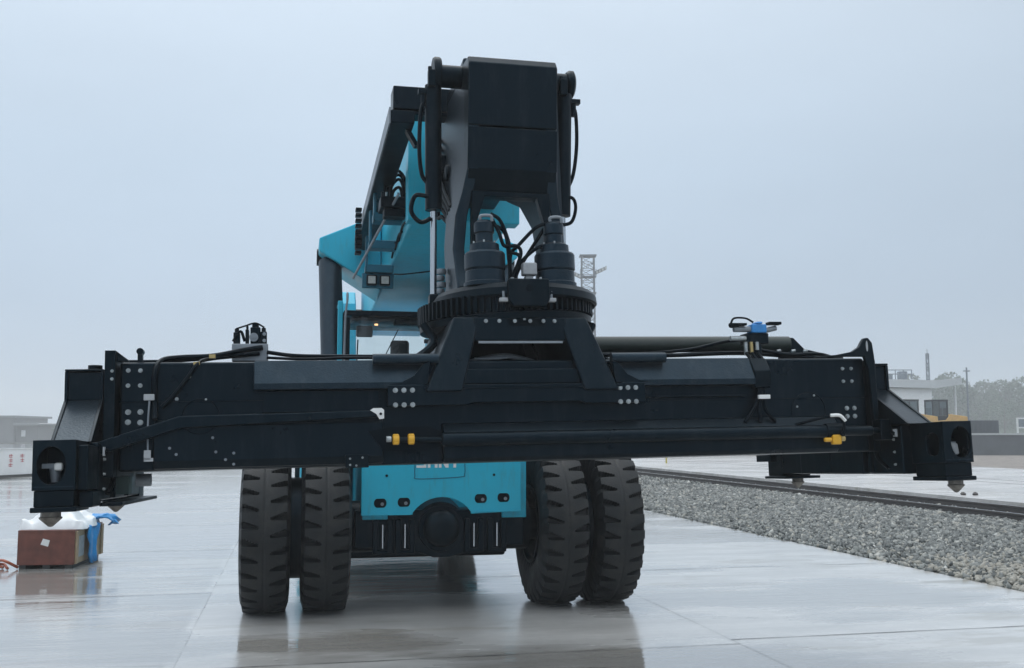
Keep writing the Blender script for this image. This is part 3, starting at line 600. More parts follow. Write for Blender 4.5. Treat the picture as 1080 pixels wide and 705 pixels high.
# ---------------- centre frame
cf=MB(); cf.prism([(-.968,.822),(-.968,.684),(-.72,.684),(-.43,.684),(-.40,.70),(.36,.70),(.40,.684),(.83,.684),(.83,.822)],1,.40,.44)
frame=P(cf,'centre_frame','black',bevel=.006,S=True)
m=MB(); m.box(-.72,.66,.385,.3995,.795,.803); m.build('frame_seam','black2',frame)
for x,z in [(a+dx,zz) for a in(-.918,.644) for dx in (0,.057,.114) for zz in (.787,.690)]: bolt(frame,(x,.3995,z+.0),r=.017)
for s,b0,b1,t0,t1 in ((-1,-.72,-.47,-.495,-.31),(1,.385,.635,.25,.455)):
    m=MB(); m.hexa([(b0,.372,.772),(b1,.372,.772),(b1,1.85,.824),(b0,1.85,.824)],[(t0,.52,1.30),(t1,.52,1.30),(t1,1.74,1.30),(t0,1.74,1.30)])
    lg=m.build('frame_leg','black',frame,bevel=.018,seg=3)
    xo=b0 if s<0 else b1; tx=t0 if s<0 else t1
    m=MB(); m.prism([(xo-s*.02,.824),(xo+s*.27,.824),(xo+s*.15,.846),(xo+s*.07,.885),(xo+s*.01,.96),(xo-s*.04,.98)],1,.40,.425); m.build('leg_gusset','black',frame,bevel=.006)
    m=MB(); m.tube([(tx+s*.16,.9,1.30),(tx+s*.10,.85,1.15),(xo+s*.10,.8,.98),(xo+s*.22,.75,.90)],.03,8); m.build('leg_conduit','black2',frame)
m=MB(); m.box(-.36,.30,.50,.56,1.13,1.295); m.build('frame_top_web','black',frame,bevel=.012)
m=MB(); m.box(-.475,.385,.44,.50,.824,.93); m.build('frame_lower_web','black',frame,bevel=.012)
m=MB(); m.box(-.33,.27,.497,.512,1.112,1.128); m.build('web_edge','galv',frame)
for x_ in (-.275,-.18,-.07,.04,.135,.215): bolt(frame,(x_,.4995,1.268),r=.014)
m=MB(); m.box(-.36,.30,1.70,1.74,.9,1.29); m.build('rear_web','black2',frame)
m=MB(); m.tube([(-.34,.62,1.02),(-.2,.6,1.015),(-.1,.62,1.025)],.007,6); m.tube([(-.4,.8,1.0),(-.1,.75,1.05),(.2,.85,1.0)],.02,6); m.build('inner_hose','galv',frame)
# ---------------- slewing ring
sl_=MB(); sl_.lathe([(.0,-.01),(.60,-.01),(.645,.0),(.65,.045),(.63,.05),(.63,.19),(.60,.195),(0,.195)],(0,1.13,1.305),'z',72); sl_.v=[(a,b,c-.015+.025*a/.65) for a,b,c in sl_.v]; ring=P(sl_,'slewing_ring','black2',S=True,smooth=30)
m=MB(); nt_=84
for i in range(nt_):
    t_=2*PI*i/nt_; c,s_=math.cos(t_),math.sin(t_); r0,r1=.632,.662; w=.0125
    px,py=-s_*w,c*w
    m.hexa([(r0*c-px,1.13+r0*s_-py,1.362),(r1*c-px*.6,1.13+r1*s_-py*.6,1.362),(r1*c+px*.6,1.13+r1*s_+py*.6,1.362),(r0*c+px,1.13+r0*s_+py,1.362)],
           [(r0*c-px,1.13+r0*s_-py,1.49),(r1*c-px*.6,1.13+r1*s_-py*.6,1.49),(r1*c+px*.6,1.13+r1*s_+py*.6,1.49),(r0*c+px,1.13+r0*s_+py,1.49)])
m.v=[(a,b,c-.015+.025*a/.65) for a,b,c in m.v]; m.build('gear_teeth','black2',ring)
for i in range(26):
    t_=2*PI*(i+.5)/26; bolt(ring,(.625*math.cos(t_),1.13+.625*math.sin(t_),1.2945),(0,0,-1),r=.016,h=.02)
rt=MB(); rt.lathe([(0,-.01),(.60,-.01),(.64,-.045),(.655,-.03),(.65,.02),(.62,.055),(.55,.07),(0,.075)],(0,0,0),'z',72); rt.v=[(a*(1.03 if a>0 else .86)+.01,1.09+b*1.03,1.482+c) for a,b,c in rt.v]; rot=P(rt,'rotator_plate','black2',S=True,smooth=30)
m=MB(); m.prism([(-.13,1.55),(-.13,1.40),(-.10,1.355),(.13,1.355),(.16,1.40),(.16,1.55)],1,.385,.46); o=m.build('rotator_block','black2',rot,bevel=.012)
m=MB(); m.cyl((.015,.381,1.48),(.015,.3845,1.48),.026,n=20); m.build('grease_hole','rubber',rot)
m=MB(); m.box(-.13,.16,.50,.60,1.22,1.30); m.build('stop_block','black2',frame,bevel=.012)
for x in (-.155,.185):
    m=MB(); m.box(x-.032,x+.032,.43,.47,1.395,1.422); m.build('pale_block','label',rot,bevel=.006)
    m=MB(); m.cyl((x,.45,1.422),(x,.45,1.47),.010,n=10); m.build('stud','galv',rot)
for cx in (-.232,.285):
    cy=.70; m=MB(); m.lathe([(0,0),(.155,0),(.155,.03),(.142,.035),(.142,.11),(.136,.115),(.147,.13),(.147,.235),(.138,.25),(.108,.255),(.105,.31),(.075,.32),(.062,.33),(.062,.39),(.073,.395),(.073,.465),(.055,.485),(0,.485)],(cx,cy,1.538),'z',36)
    mo=P(m,'slewing_motor','dark_cast',S=True,smooth=30,bevel=.003)
    for i in range(10): t_=2*PI*i/10; bolt(mo,(cx+.13*math.cos(t_),cy+.13*math.sin(t_),1.568),(0,0,1),r=.01)
    for i in range(6): t_=2*PI*i/6+.3; bolt(mo,(cx+.085*math.cos(t_),cy+.085*math.sin(t_),1.848),(0,0,1),r=.009,h=.02)
    m=MB(); m.tube([(cx-.03,cy-.03,2.015),(cx-.03,cy-.04,2.05),(cx+.04,cy-.05,2.05),(cx+.05,cy-.05,2.01)],.012,6); m.build('port_elbow','galv',mo)
m=MB(); m.box(.03,.135,.62,.70,1.62,1.71); m.box(.05,.11,.64,.70,1.555,1.62); P(m,'sensor_box','label',S=True,bevel=.01)
m=MB(); m.box(.145,.16,.60,.62,1.555,1.60); m.box(-.06,-.04,.62,.65,1.555,1.60); P(m,'marker_pegs','zinc',S=True)
HS=[[(-.19,.66,2.07),(-.12,.66,2.02),(-.06,.68,1.88),(-.05,.68,1.80),(.02,.68,1.76),(-.01,.7,1.60)],
[(-.18,.66,2.03),(-.13,.66,1.93),(-.09,.68,1.84),(0,.68,1.84),(.03,.68,1.78),(-.03,.7,1.62)],
[(.25,.68,2.02),(.15,.70,1.98),(.02,.72,1.85),(-.04,.7,1.78),(-.05,.7,1.6)],
[(.26,.66,1.86),(.14,.68,1.82),(.03,.7,1.72),(-.02,.7,1.62),(-.03,.7,1.585)],
[(-.20,.8,2.04),(-.05,.85,1.98),(-.02,.85,1.75),(.0,.85,1.6)],[(.24,.80,2.0),(.05,.85,1.7),(.03,.85,1.6)]]
for h in HS: hose(h,.0135,S=True)
# ---------------- big header tube behind on the right
m=MB(); m.cyl((.55,.98,1.158),(2.24,.98,1.158),.062,n=24); tb=P(m,'hydraulic_header_tube',mat('olive_black_paint',(.022,.032,.028),.35,var=.3,vscale=4),S=True)
m=MB(); m.prism([(2.2,1.22),(2.33,1.22),(2.42,1.13),(2.60,1.09),(2.62,1.0),(2.2,1.0)],1,1.05,1.09); m.build('tube_bracket','black2',tb,bevel=.01)
m=MB(); m.prism([(1.05,1.08),(1.09,1.08),(1.09,1.0),(1.05,1.0)],1,.85,1.0); m.build('tube_clamp','black2',tb)
hose([(.55,.9,1.075),(1.0,.85,1.075),(1.35,.8,1.10),(1.6,.75,1.15),(1.78,.72,1.16)],.012,S=True)
hose([(.6,.7,1.05),(1.1,.72,1.045),(1.7,.72,1.06),(2.2,.8,1.04),(2.6,.8,1.02)],.016,S=True)
hose([(1.85,.7,1.08),(2.1,.7,1.045),(2.35,.72,1.05),(2.5,.74,1.02)],.014,S=True)
for x in (2.0,2.12,2.22): 
    m=MB(); m.cyl((x,.7,1.07),(x+.03,.7,1.075),.012,n=8); P(m,'hose_union','zinc',S=True)
# right valve cluster with blue block
m=MB(); m.box(1.72,1.90,.62,.74,1.12,1.20); m.box(1.78,1.84,.62,.70,1.0,1.12); vb=P(m,'valve_cluster','black2',S=True,bevel=.008)
m=MB(); m.box(1.76,1.88,.60,.70,1.20,1.265); m.box(1.80,1.85,.6,.7,1.265,1.285); m.build('blue_coil','blue',vb,bevel=.012)
m=MB(); m.cyl((1.63,.64,1.23),(1.76,.64,1.23),.022,n=12); m.build('valve_body','galv',vb); m=MB(); m.cyl((1.88,.64,1.22),(1.97,.64,1.24),.02,n=12); m.build('valve_body','galv',vb); m=MB(); m.cyl((1.60,.64,1.16),(1.72,.64,1.16),.02,n=12); m.build('valve_body','zinc',vb)
m=MB(); m.tube([(1.60,.62,1.27),(1.63,.62,1.31),(1.72,.62,1.31),(1.78,.62,1.28)],.008,6); m.tube([(1.6,.62,1.27),(1.60,.62,1.25),(1.66,.62,1.26)],.014,6); m.box(1.90,2.0,.60,.66,1.262,1.282); m.box(1.60,1.72,.60,.66,1.255,1.272); m.build('valve_cap','rubber',vb)
for k,x in enumerate((1.70,1.745,1.79)):
    m=MB(); m.cyl((x,.60,1.03+.02*k),(x,.60,1.13),.014,n=10); m.build('fitting','zinc' if k!=1 else 'brass',vb)
    hose([(x,.60,1.05),(x,.52,.98),(1.70+.02*k,.465,.88),(1.71+.02*k,.455,.74),(1.70+.05*(k-1),.44,.62),(1.58+.12*k,.43,.53)],.013,S=True)
m=MB(); m.box(1.69,1.78,.41,.435,.695,.725); P(m,'hose_tag','white',S=True,bevel=.004)
# ---------------- left valve block
m=MB(); m.box(-1.985,-1.745,.80,.98,1.03,1.15); m.box(-1.95,-1.80,.84,.96,.99,1.03); vb=P(m,'valve_manifold','galv',S=True,bevel=.006)
for x,z,w in ((-1.955,1.235,.022),(-1.885,1.255,.012),(-1.83,1.27,.034),(-1.775,1.24,.022)):
    m=MB(); m.box(x-w,x+w,.84,.92,1.15,z); m.cyl((x,.88,z),(x,.88,z+.03),w*.7,n=12); m.build('valve','black2',vb,bevel=.006)
m=MB(); m.cyl((-1.84,.835,1.195),(-1.84,.80,1.195),.03,n=16); m.cyl((-1.84,.80,1.195),(-1.84,.79,1.195),.012,n=10); m.cyl((-1.77,.835,1.22),(-1.77,.825,1.22),.012,n=10); m.cyl((-1.77,.835,1.175),(-1.77,.825,1.175),.012,n=10); m.build('pressure_gauge','galv',vb)
m=MB(); m.tube([(-1.96,.86,1.26),(-1.90,.86,1.28),(-1.83,.86,1.30),(-1.77,.86,1.27)],.006,6); m.tube([(-1.98,.84,1.17),(-1.93,.84,1.24),(-1.9,.84,1.17)],.01,6); m.build('valve_lead','rubber',vb)
hose([(-1.78,.78,1.12),(-1.9,.76,1.10),(-2.1,.70,1.055),(-2.3,.65,1.04),(-2.41,.55,1.01),(-2.44,.465,.93),(-2.445,.46,.80),(-2.44,.46,.72),(-2.43,.40,.62)],.018,S=True)
hose([(-1.80,.78,1.08),(-1.95,.76,1.06),(-2.12,.66,1.03),(-2.18,.50,.985),(-2.25,.47,.88),(-2.34,.46,.76),(-2.40,.46,.70)],.013,S=True)
hose([(-2.7,.8,1.03),(-2.4,.78,1.03),(-2.1,.74,1.045),(-1.9,.74,1.07)],.012,S=True)
hose([(-1.75,.80,1.09),(-1.55,.76,1.06),(-1.2,.72,1.05),(-.9,.70,1.045),(-.6,.75,1.05)],.014,S=True)
hose([(-1.75,.78,1.05),(-1.5,.70,1.03),(-1.2,.68,1.035),(-.8,.68,1.03)],.01,S=True)
m=MB(); m.box(-2.505,-2.44,.435,.462,.745,.785); P(m,'hose_clamp','label',S=True,bevel=.004)
hose([(-2.47,.44,.745),(-2.475,.43,.6),(-2.47,.39,.46),(-2.465,.385,.40)],.006,S=True,m='galv')
m=MB(); m.box(-2.49,-2.45,.375,.395,.37,.43); m.box(-2.49,-2.435,.375,.395,.36,.382); P(m,'link_bracket','label',S=True)
m=MB(); m.box(-2.12,-2.08,.60,.65,1.03,1.055); m.box(-2.21,-2.17,.49,.5,.975,.995); P(m,'hose_tie','brass',S=True)
bolt(beam,(-2.235,.4995,.90),r=.012); bolt(beam,(-2.31,.4995,.755),r=.012)
# ---------------- protective arm, cylinder tube, yellow couplings
m=MB(); m.prism([(-2.80,.475),(-2.79,.395),(-2.27,.562),(-1.02,.612),(-1.02,.655),(-2.28,.638)],1,.345,.395); arm=P(m,'support_arm','black',S=True,bevel=.01)
m=MB(); m.prism([(-1.07,.668),(-1.015,.668),(-1.0,.655),(-1.0,.60),(-1.03,.595),(-1.05,.63),(-1.09,.655)],1,.335,.344); m.build('arm_lug','white',arm); bolt(arm,(-1.022,.335,.63),r=.009,m='rubber')
for x,z in ((-2.80,.47),(-2.80,.405)): 
    m=MB(); m.cyl((x-.03,.34,z),(x+.02,.34,z),.016,n=12); m.build('arm_pin','zinc',arm)
m=MB(); m.cyl((-.62,.36,.455),(2.28,.36,.452),.046,n=32); tc_=P(m,'extension_cylinder','black',S=True,bevel=.01)
m=MB(); m.cyl((2.16,.36,.452),(2.30,.36,.452),.056,n=24); m.cyl((2.28,.36,.452),(2.54,.37,.45),.036,n=20); m.cyl((2.54,.37,.45),(2.66,.38,.45),.022,n=16); m.box(2.60,2.69,.34,.45,.38,.53); m.build('cylinder_eye','black2',tc_,bevel=.008)
m=MB(); m.cyl((-.62,.36,.455),(-.96,.38,.462),.018,n=12); m.build('cylinder_rod','black2',tc_)
m=MB(); m.prism([(-1.10,.52),(-.95,.545),(-.70,.545),(-.60,.50),(-.60,.42),(-.72,.38),(-1.0,.39)],1,.392,.397); P(m,'access_recess','rubber',S=True,smooth=0)
for x in (-.925,-.825):
    m=MB(); m.cyl((x-.02,.35,.462),(x+.022,.35,.462),.036,n=14); m.box(x-.018,x+.02,.32,.38,.43,.494); P(m,'yellow_coupling','yellow',S=True,bevel=.008)
m=MB(); m.cyl((-.985,.35,.465),(-.955,.35,.465),.02,n=12); P(m,'plug_end','zinc',S=True)
m=MB(); m.box(2.19,2.26,.30,.345,.355,.425); m.cyl((2.13,.32,.39),(2.19,.32,.39),.016,n=12); P(m,'yellow_coupling','yellow',S=True,bevel=.01)
m=MB(); m.cyl((2.26,.32,.395),(2.29,.32,.395),.018,n=10); P(m,'plug_end','brass',S=True)
hose([(1.95,.43,.50),(2.08,.38,.535),(2.20,.31,.555),(2.27,.29,.52),(2.27,.29,.45),(2.25,.30,.42)],.011,S=True)
m=MB(); m.tube([(2.18,.30,.562),(2.245,.285,.56),(2.285,.28,.52)],.0125,8); P(m,'white_elbow','white',S=True)
m=MB(); m.box(-1.25,-1.10,.37,.397,.285,.37); o=P(m,'sensor_plate','black2',S=True,bevel=.004)
for x,z in ((-1.22,.345),(-1.22,.305),(-1.14,.35),(-1.18,.30)): bolt(o,(x,.37,z),r=.007,h=.008)
# ---------------- end beams with corner boxes
def twistlock(par,x,y,z=0):
    m=MB(); m.lathe([(0,-.003),(.012,0),(.030,.018),(.056,.044),(.058,.052),(.050,.056),(.050,.10),(.034,.10),(.034,.14),(0,.14)],(x,y,z),'z',8); m.v=[(x+(a-x)*1.12,y+(b-y)*.85,c) for a,b,c in m.v]; return m.build('twistlock','steel',par,smooth=30)
for s in (-1,1):
    a,b=(-3.03,-2.72) if s<0 else (2.70,3.02)
    ca,cb_=(-3.03,-2.80) if s<0 else (2.795,3.02)
    m=MB()
    m.box(a+.02,b-.02,.28,2.15,.13,.485)
    m.box(*( (-3.0,-2.738) if s<0 else (2.673,2.90)),.74,1.72,.13,.945)
    eb=P(m,'end_beam','black',S=True,bevel=.014)
    X0,X1,yb=(-3.0,-2.785,.25) if s<0 else (2.685,2.865,.13)
    m=MB()
    m.hexa([(X0,yb,.487),(X1,yb,.487),(X1,yb+.02,.487),(X0,yb+.02,.487)],[(X0,.64,.765),(X1,.64,.765),(X1,.66,.765),(X0,.66,.765)])
    m.build('slope_plate','dark_cast',eb,bevel=.004)
    m=MB(); m.hexa([(X0,.642,.766),(X1,.642,.766),(X1,.739,.766),(X0,.739,.766)],[(X0,.642,.945),(X1,.642,.945),(X1,.739,.945),(X0,.739,.945)])
    m.build('upper_front_plate','black',eb,bevel=.004)
    for xx in (X0,X1):
        d=.010
        m=MB(); m.prism([(yb-.012,.487),(.622,.768),(.622,.95),(.74,.95),(.74,.487)],0,xx-d,xx+d); m.build('slope_cheek','black',eb,bevel=.003)
    m=MB(); m.box(X0-.01,X1+.01,.62,1.72,.951,.965); m.build('top_cap','black2',eb,bevel=.004)
    if s<0:
        m=MB(); m.cyl((-2.84,.7,.965),(-2.84,.7,.995),.045,n=16); m.build('filler_cap','rubber',eb)
    hxc=-2.93 if s<0 else 2.932
    m=MB(); m.holeplate(ca,cb_,.205,.49,-.10,-.075,hxc,.345,.078,.108)
    if s>0: m.holeplate(-.0745,.28,.205,.489,ca,ca+.022,.03,.335,.075,.08,ax=0,sq=3)
    else:  m.box(cb_-.022,cb_,-.0745,.28,.205,.489)
    m.box((cb_-.022) if s>0 else ca,cb_ if s>0 else ca+.022,-.0745,.28,.205,.489)
    m.box(ca+.0225,cb_-.0225,-.0745,.28,.467,.489); m.box(ca+.0225,cb_-.0225,-.0745,.28,.205,.222)
    m.box(ca+.0225,cb_-.0225,.18,.28,.2225,.4665)
    cbx=m.build('corner_box','black',eb,bevel=.003)
    m=MB(); m.box(ca+.008,cb_-.008,-.085,.26,.112,.2045); m.box(ca-.005,cb_+(.012 if s<0 else .005),-.11,.285,.082,.1115); m.build('foot_block','black2',cbx,bevel=.006)
    m=MB(); m.box(ca+.01,cb_-.01,-.108,-.1005,.222,.228); m.build('weld_seam','dark_cast',cbx)
    if s<0:
        m=MB(); m.box(cb_,b-.02,-.05,.28,.20,.46); m.box(cb_,b+.0,.0,.28,.10,.195); m.build('inner_housing','black2',eb,bevel=.01)
    m=MB(); m.cyl((hxc,.02,.25),(hxc,.02,.33),.022,.034,n=16); m.box(hxc-.07,hxc+.03,.0,.04,.33,.358) if s<0 else m.box(hxc-.03,hxc+.03,.0,.04,.33,.35); m.build('lock_shaft','galv',cbx,smooth=30)
    m=MB(); m.box(hxc-.0,hxc+.048,-.03,.0,.315,.362) if s<0 else m.prism([(hxc-.035,.345),(hxc+.025,.34),(hxc+.035,.26),(hxc+.0,.255),(hxc-.02,.30)],1,-.03,.0); m.build('lock_lever','label' if s>0 else 'white',cbx,bevel=.012)
    xc=-2.945 if s<0 else 2.935
    twistlock(eb,xc,0.0); twistlock(eb,s*2.926,2.259)
    m=MB(); m.box(a+.02,b-.02,2.151,2.42,.11,.40); m.box(a-.01,b+.01,2.03,2.44,.085,.1095)
    m.build('rear_corner_box','black2',eb,bevel=.008)
    xi_=b if s<0 else a
    sd=1 if s<0 else -1
    m=MB(); m.tube([(xi_+sd*.01,.31,.42),(xi_+sd*.03,.42,.45),(xi_+sd*.035,.52,.38),(xi_+sd*.035,.52,.26),(xi_+sd*.02,.40,.17)],.014,8); m.build('lock_hose','rubber',eb)
    m=MB(); m.box(xi_+sd*.002,xi_+sd*.012,.29,.33,.40,.455); m.build('sight_tag','label',eb)
    for k in range(3): bolt(eb,(xi_+sd*.0,.34,.20+.09*k),(sd,0,0),r=.010)
    for yy in (.62,1.2):
        m=MB(); m.box(min(xi_,xi_+sd*.03),max(xi_,xi_+sd*.03),yy,yy+.04,.14,.62); m.build('side_rib','black2',eb,bevel=.006)
    if s<0:
        m=MB(); m.box(-2.735,-2.60,.3,2.1,.095,.12); m.build('inner_ledge','black2',eb,bevel=.006)
        m=MB(); m.box(-2.745,-2.64,.86,1.02,.155,.275); m.build('junction_box',mat('grey_green_box',(.07,.12,.12),.5),eb,bevel=.006)
        m=MB(); m.cyl((-2.60,.9,.245),(-2.505,.9,.245),.042,n=18); m.build('guide_roller','galv',eb)
    else:
        for z in (.50,.46,.42,.38): bolt(eb,(2.66,.48,z),(-1,0,0),r=.012)
        m=MB(); m.box(2.60,2.66,2.12,2.40,.24,.30); m.build('hinge_lug','black2',eb)
# inner faces under the beam end, telescoping arm
for s in (-1,1):
    m=MB(); m.box(*((-2.95,-2.2) if s<0 else (2.2,2.95)),.62,1.60,.325,.62); P(m,'telescoping_arm','black2',S=True,bevel=.01)
# ================================================================== CRATE GROUP AT THE LEFT
M['plyred']=mat('red_brown_board',(.135,.042,.028),.5,var=.35,vscale=6,bump=.15,bscale=30)
M['pine']=mat('pale_pine',(.42,.30,.19),.6,var=.2,vscale=10)
M['film']=mat('white_film',(.78,.79,.80),.35,var=.05,bump=.5,bscale=9)
M['bluefilm']=mat('blue_film',(.03,.27,.62),.35,var=.15,vscale=7,bump=.4,bscale=12)
CR=empty('shipping_crate',MF@Vector((-5.19,4.06,0)),MYAW-.10)
tag(CR,'red-brown plywood shipping crate with pale wooden end standing on the wet yard','crate')
cw_,cd_,ch_=.745,1.32,.50
m=MB(); m.box(0,cw_,0,.02,.055,ch_); o=m.build('front_board','plyred',CR,bevel=.004)
m=MB(); m.add([(.30,-.003,.33),(.40,-.003,.30),(.42,-.003,.385),(.33,-.003,.41)],[(0,1,2,3)]); m.build('paper_label','white',o,smooth=0)
m=MB(); m.box(cw_-.02,cw_,.0205,cd_,.055,ch_); o=m.build('side_board','pine',CR,bevel=.004)
m=MB(); m.box(cw_+.001,cw_+.022,.03,.12,.06,ch_); m.box(cw_+.001,cw_+.022,cd_-.45,cd_-.34,.06,ch_); m.box(cw_+.001,cw_+.022,cd_-.10,cd_,.06,ch_); m.build('batten','pine',CR,bevel=.004)
m=MB(); m.box(cw_+.002,cw_+.006,.18,.42,.14,.42); m.build('document_pouch','label',o)
m=MB(); m.box(.0,.02,.0205,cd_,.055,ch_); m.box(.0205,cw_-.0205,cd_-.02,cd_,.055,ch_); m.box(.0,cw_,.0,cd_,ch_+.001,ch_+.02); m.build('back_boards','plyred',CR,bevel=.004)
m=MB()
for x in (.02,.33,.62): m.box(x,x+.09,.03,cd_-.03,0,.054)
m.build('skid','pine' if False else M['joint'],CR)
# crumpled film on top
def blob_sheet(name,m_,cx,cy,z,rx,ry,h,seed,n=26):
    rg=random.Random(seed); from mathutils import noise
    mb=MB(); vs=[];fs=[]
    for j in range(n+1):
        for i in range(n+1):
            u=i/n*2-1; v=j/n*2-1; r=max(abs(u),abs(v)); e=(1-r**4)
            zz=z+max(0,e)**.5*h*(.65+.6*noise.noise(Vector((u*1.8+seed,v*1.8,0))))+.03*noise.noise(Vector((u*6,v*6,seed)))*e
            vs.append((cx+u*rx*(1+.15*noise.noise(Vector((v*2,seed,0)))),cy+v*ry*(1+.15*noise.noise(Vector((u*2,seed+5,0)))),zz))
    for j in range(n):
        for i in range(n): a=j*(n+1)+i; fs.append((a,a+1,a+n+2,a+n+1))
    b0=len(vs); vs+=[(x,y,z-.001) for x,y in ((cx-rx*.8,cy-ry*.8),(cx+rx*.8,cy-ry*.8),(cx+rx*.8,cy+ry*.8),(cx-rx*.8,cy+ry*.8))]; fs.append((b0,b0+3,b0+2,b0+1))
    mb.add(vs,fs); return mb.build(name,m_,smooth=50,normals=False)
o=blob_sheet('plastic_sack','film',0,0,0,.42,.46,.31,3); o.location=CR.matrix_world@Vector((0,0,0)); 
o.matrix_basis=Matrix.Translation(MF@Vector((-5.19,4.06,0)))@Matrix.Rotation(MYAW-.1,4,'Z')@Matrix.Translation((.40,.55,ch_+.022))
tag(o,'crumpled white plastic film lying on top of the red-brown crate','plastic film')
# blue film draped over the right side
mb=MB(); 
mw=Matrix.Translation(MF@Vector((-5.19,4.06,0)))@Matrix.Rotation(MYAW-.1,4,'Z')
from mathutils import noise as MN
def drape(path,w0,w1,seed,wob=.03,n=10):
    vs=[];fs=[];k=len(path)
    for i,p in enumerate(path):
        w=w0+(w1-w0)*i/(k-1)
        for j in range(n+1):
            v=j/n-.5; q=MN.noise(Vector((i*.6+seed,v*5,0)))*wob
            vs.append((p[0]+q+abs(MN.noise(Vector((i*.3,v*9,seed))))*.04,p[1]+v*w,p[2]+MN.noise(Vector((v*6,i*.5,seed)))*wob))
    for i in range(k-1):
        for j in range(n): a=i*(n+1)+j; fs.append((a,a+1,a+n+2,a+n+1))
    return vs,fs
v_,f_=drape([(.35,.85,ch_+.03),(.50,.80,ch_+.08),(.62,.75,ch_+.09),(.72,.7,ch_+.07),(.79,.66,ch_+.02),(.80,.62,.40),(.80,.60,.28),(.80,.58,.14),(.82,.57,.03)],.62,.26,2,.05); mb.add(v_,f_)
v_,f_=drape([(.60,1.0,ch_+.09),(.72,1.02,ch_+.12),(.82,1.05,ch_+.13),(.92,1.1,ch_+.11),(.97,1.15,ch_+.05),(.93,1.18,ch_+.0)],.5,.42,7,.07); mb.add(v_,f_)
o=mb.build('blue_plastic_sheet','bluefilm',mw=mw,smooth=60,normals=False); so_=o.modifiers.new('t','SOLIDIFY'); so_.thickness=.02
tag(o,'creased blue plastic sheet draped over the side of the red-brown crate','plastic sheet')
mb=MB(); rg=random.Random(5)
for k in range(7):
    x=-.75+k*.1; mb.tube([(x-.2,rg.uniform(-.1,.3),rg.uniform(.02,.10)),(x,rg.uniform(-.1,.2),rg.uniform(.04,.12)),(x+.15,rg.uniform(-.1,.2),.02)],.02,5)
o=mb.build('orange_straps',mat('orange_brown_webbing',(.32,.075,.035),.6,var=.3,vscale=9),mw=mw); tag(o,'tangled orange-brown straps lying on the ground left of the crate','straps')
# ================================================================== LEFT: WHITE BARRIER WALL, BUILDING
M['wallwhite']=mat('white_wall_paint',(.80,.81,.81),.55,var=.12,vscale=.6)
d=Vector((.6,5.0,0)).normalized(); d=Vector((-18.6+21.3,48.3-43.3,0)); 
p0=Vector((-21.33,43.3,0)); dd=Vector((.2,5.0,0)).normalized()
WL=empty('boundary_wall',p0,0); WL.rotation_euler=(0,0,math.atan2(5.0,.2+2.4)*0+R(73))
tag(WL,'low white boundary wall at the left edge of the yard with small red lettering','wall')
m=MB(); m.box(-22,38,0,.22,-.02,1.16); m.build('wall_panel','wallwhite',WL,bevel=.01)
m=MB(); m.box(-22,38,-.05,-.003,-.02,.10); m.build('dark_plinth','joint',WL)
m=MB(); m.box(-22,38,-.03,.25,1.161,1.20); m.build('coping','white',WL)
m=MB()
M['redink']=mat('faded_red_paint',(.5,.13,.14),.6)
for u0,k in ((.45,3),(1.10,2)):
    for j in range(k):
        mm=MB(); z=.90-.19*j; w_=.16
        mm.box(u0,u0+.22,-.004,-.001,z,z+.03); mm.box(u0+.09,u0+.13,-.006,-.0045,z-.09,z+.07); mm.box(u0+.02,u0+.20,-.0085,-.0065,z-.075,z-.05)
        if j%2==0: mm.box(u0,u0+.03,-.0105,-.009,z-.08,z+.05)
        mm.build('painted_character','redink',WL,smooth=0)
M['bldg']=mat('grey_render',(.14,.145,.15),.7,var=.12,vscale=.3)
M['bldg_glass']=mat('dark_window',(.05,.06,.07),.25)
BL=empty('grey_building',(-111.4,225,0)); tag(BL,'flat-roofed grey two-level building beyond the white boundary wall','building')
m=MB(); m.box(-45,3.2,0,16,-.1,5.3); m.box(3.21,8.0,1,15,-.1,3.6); m.build('wall','bldg',BL)
m=MB(); m.box(-46,3.8,-.6,17,5.301,5.75); m.build('roof','bldg_r' if False else mat('grey_parapet',(.19,.20,.21),.7),BL)
m=MB(); m.prism([(3.25,4.15),(8.6,4.15),(9.2,3.95),(9.0,3.61),(3.25,3.61)],1,-.8,16); m.build('side_canopy',mat('canopy_grey',(.22,.23,.235),.7),BL)
for k in range(2):
    x=-1.9-k*3.4
    for z in (1.2,):
        m=MB(); m.box(x,x+1.5,-.02,-.001,z,z+1.2); w_=m.build('window','bldg_glass',BL); mm=MB(); mm.box(x-.08,x+1.58,-.10,-.021,z-.12,z-.001); mm.build('sill','wallwhite',w_)
m=MB(); m.box(4.3,5.2,.97,.999,1.2,2.6); m.build('window','wallwhite',BL)
# ================================================================== RIGHT BACKGROUND
GW=empty('retaining_wall',(0,80,0)); tag(GW,'long low grey retaining wall with pale coping behind the far gravel','wall')
m=MB(); m.box(12,120,0,.5,-.2,1.72); m.build('wall_face',mat('grey_concrete_wall',(.085,.095,.105),.7,var=.2,vscale=.8),GW)
m=MB(); m.box(12,120,-.08,.58,1.721,1.87); m.build('coping',mat('pale_coping',(.42,.44,.44),.6),GW)
for x in (44,45.5):
    pass
WB=empty('white_station_building',(0,100,1.35)); tag(WB,'small white building with wide overhanging pale roof and rooftop railings','building')
m=MB(); m.box(14,40.7,0,12,-.2,4.86); m.build('wall',mat('white_render',(.86,.86,.86),.6,var=.04),WB)
m=MB(); m.hexa([(12,-1.2,5.05),(40.9,-1.4,4.84),(44.6,2.2,5.2),(44.6,14,5.2)],[(12,-1.2,5.83),(40.9,-1.4,5.66),(44.6,2.2,5.86),(44.6,14,5.86)]);
m=MB(); 
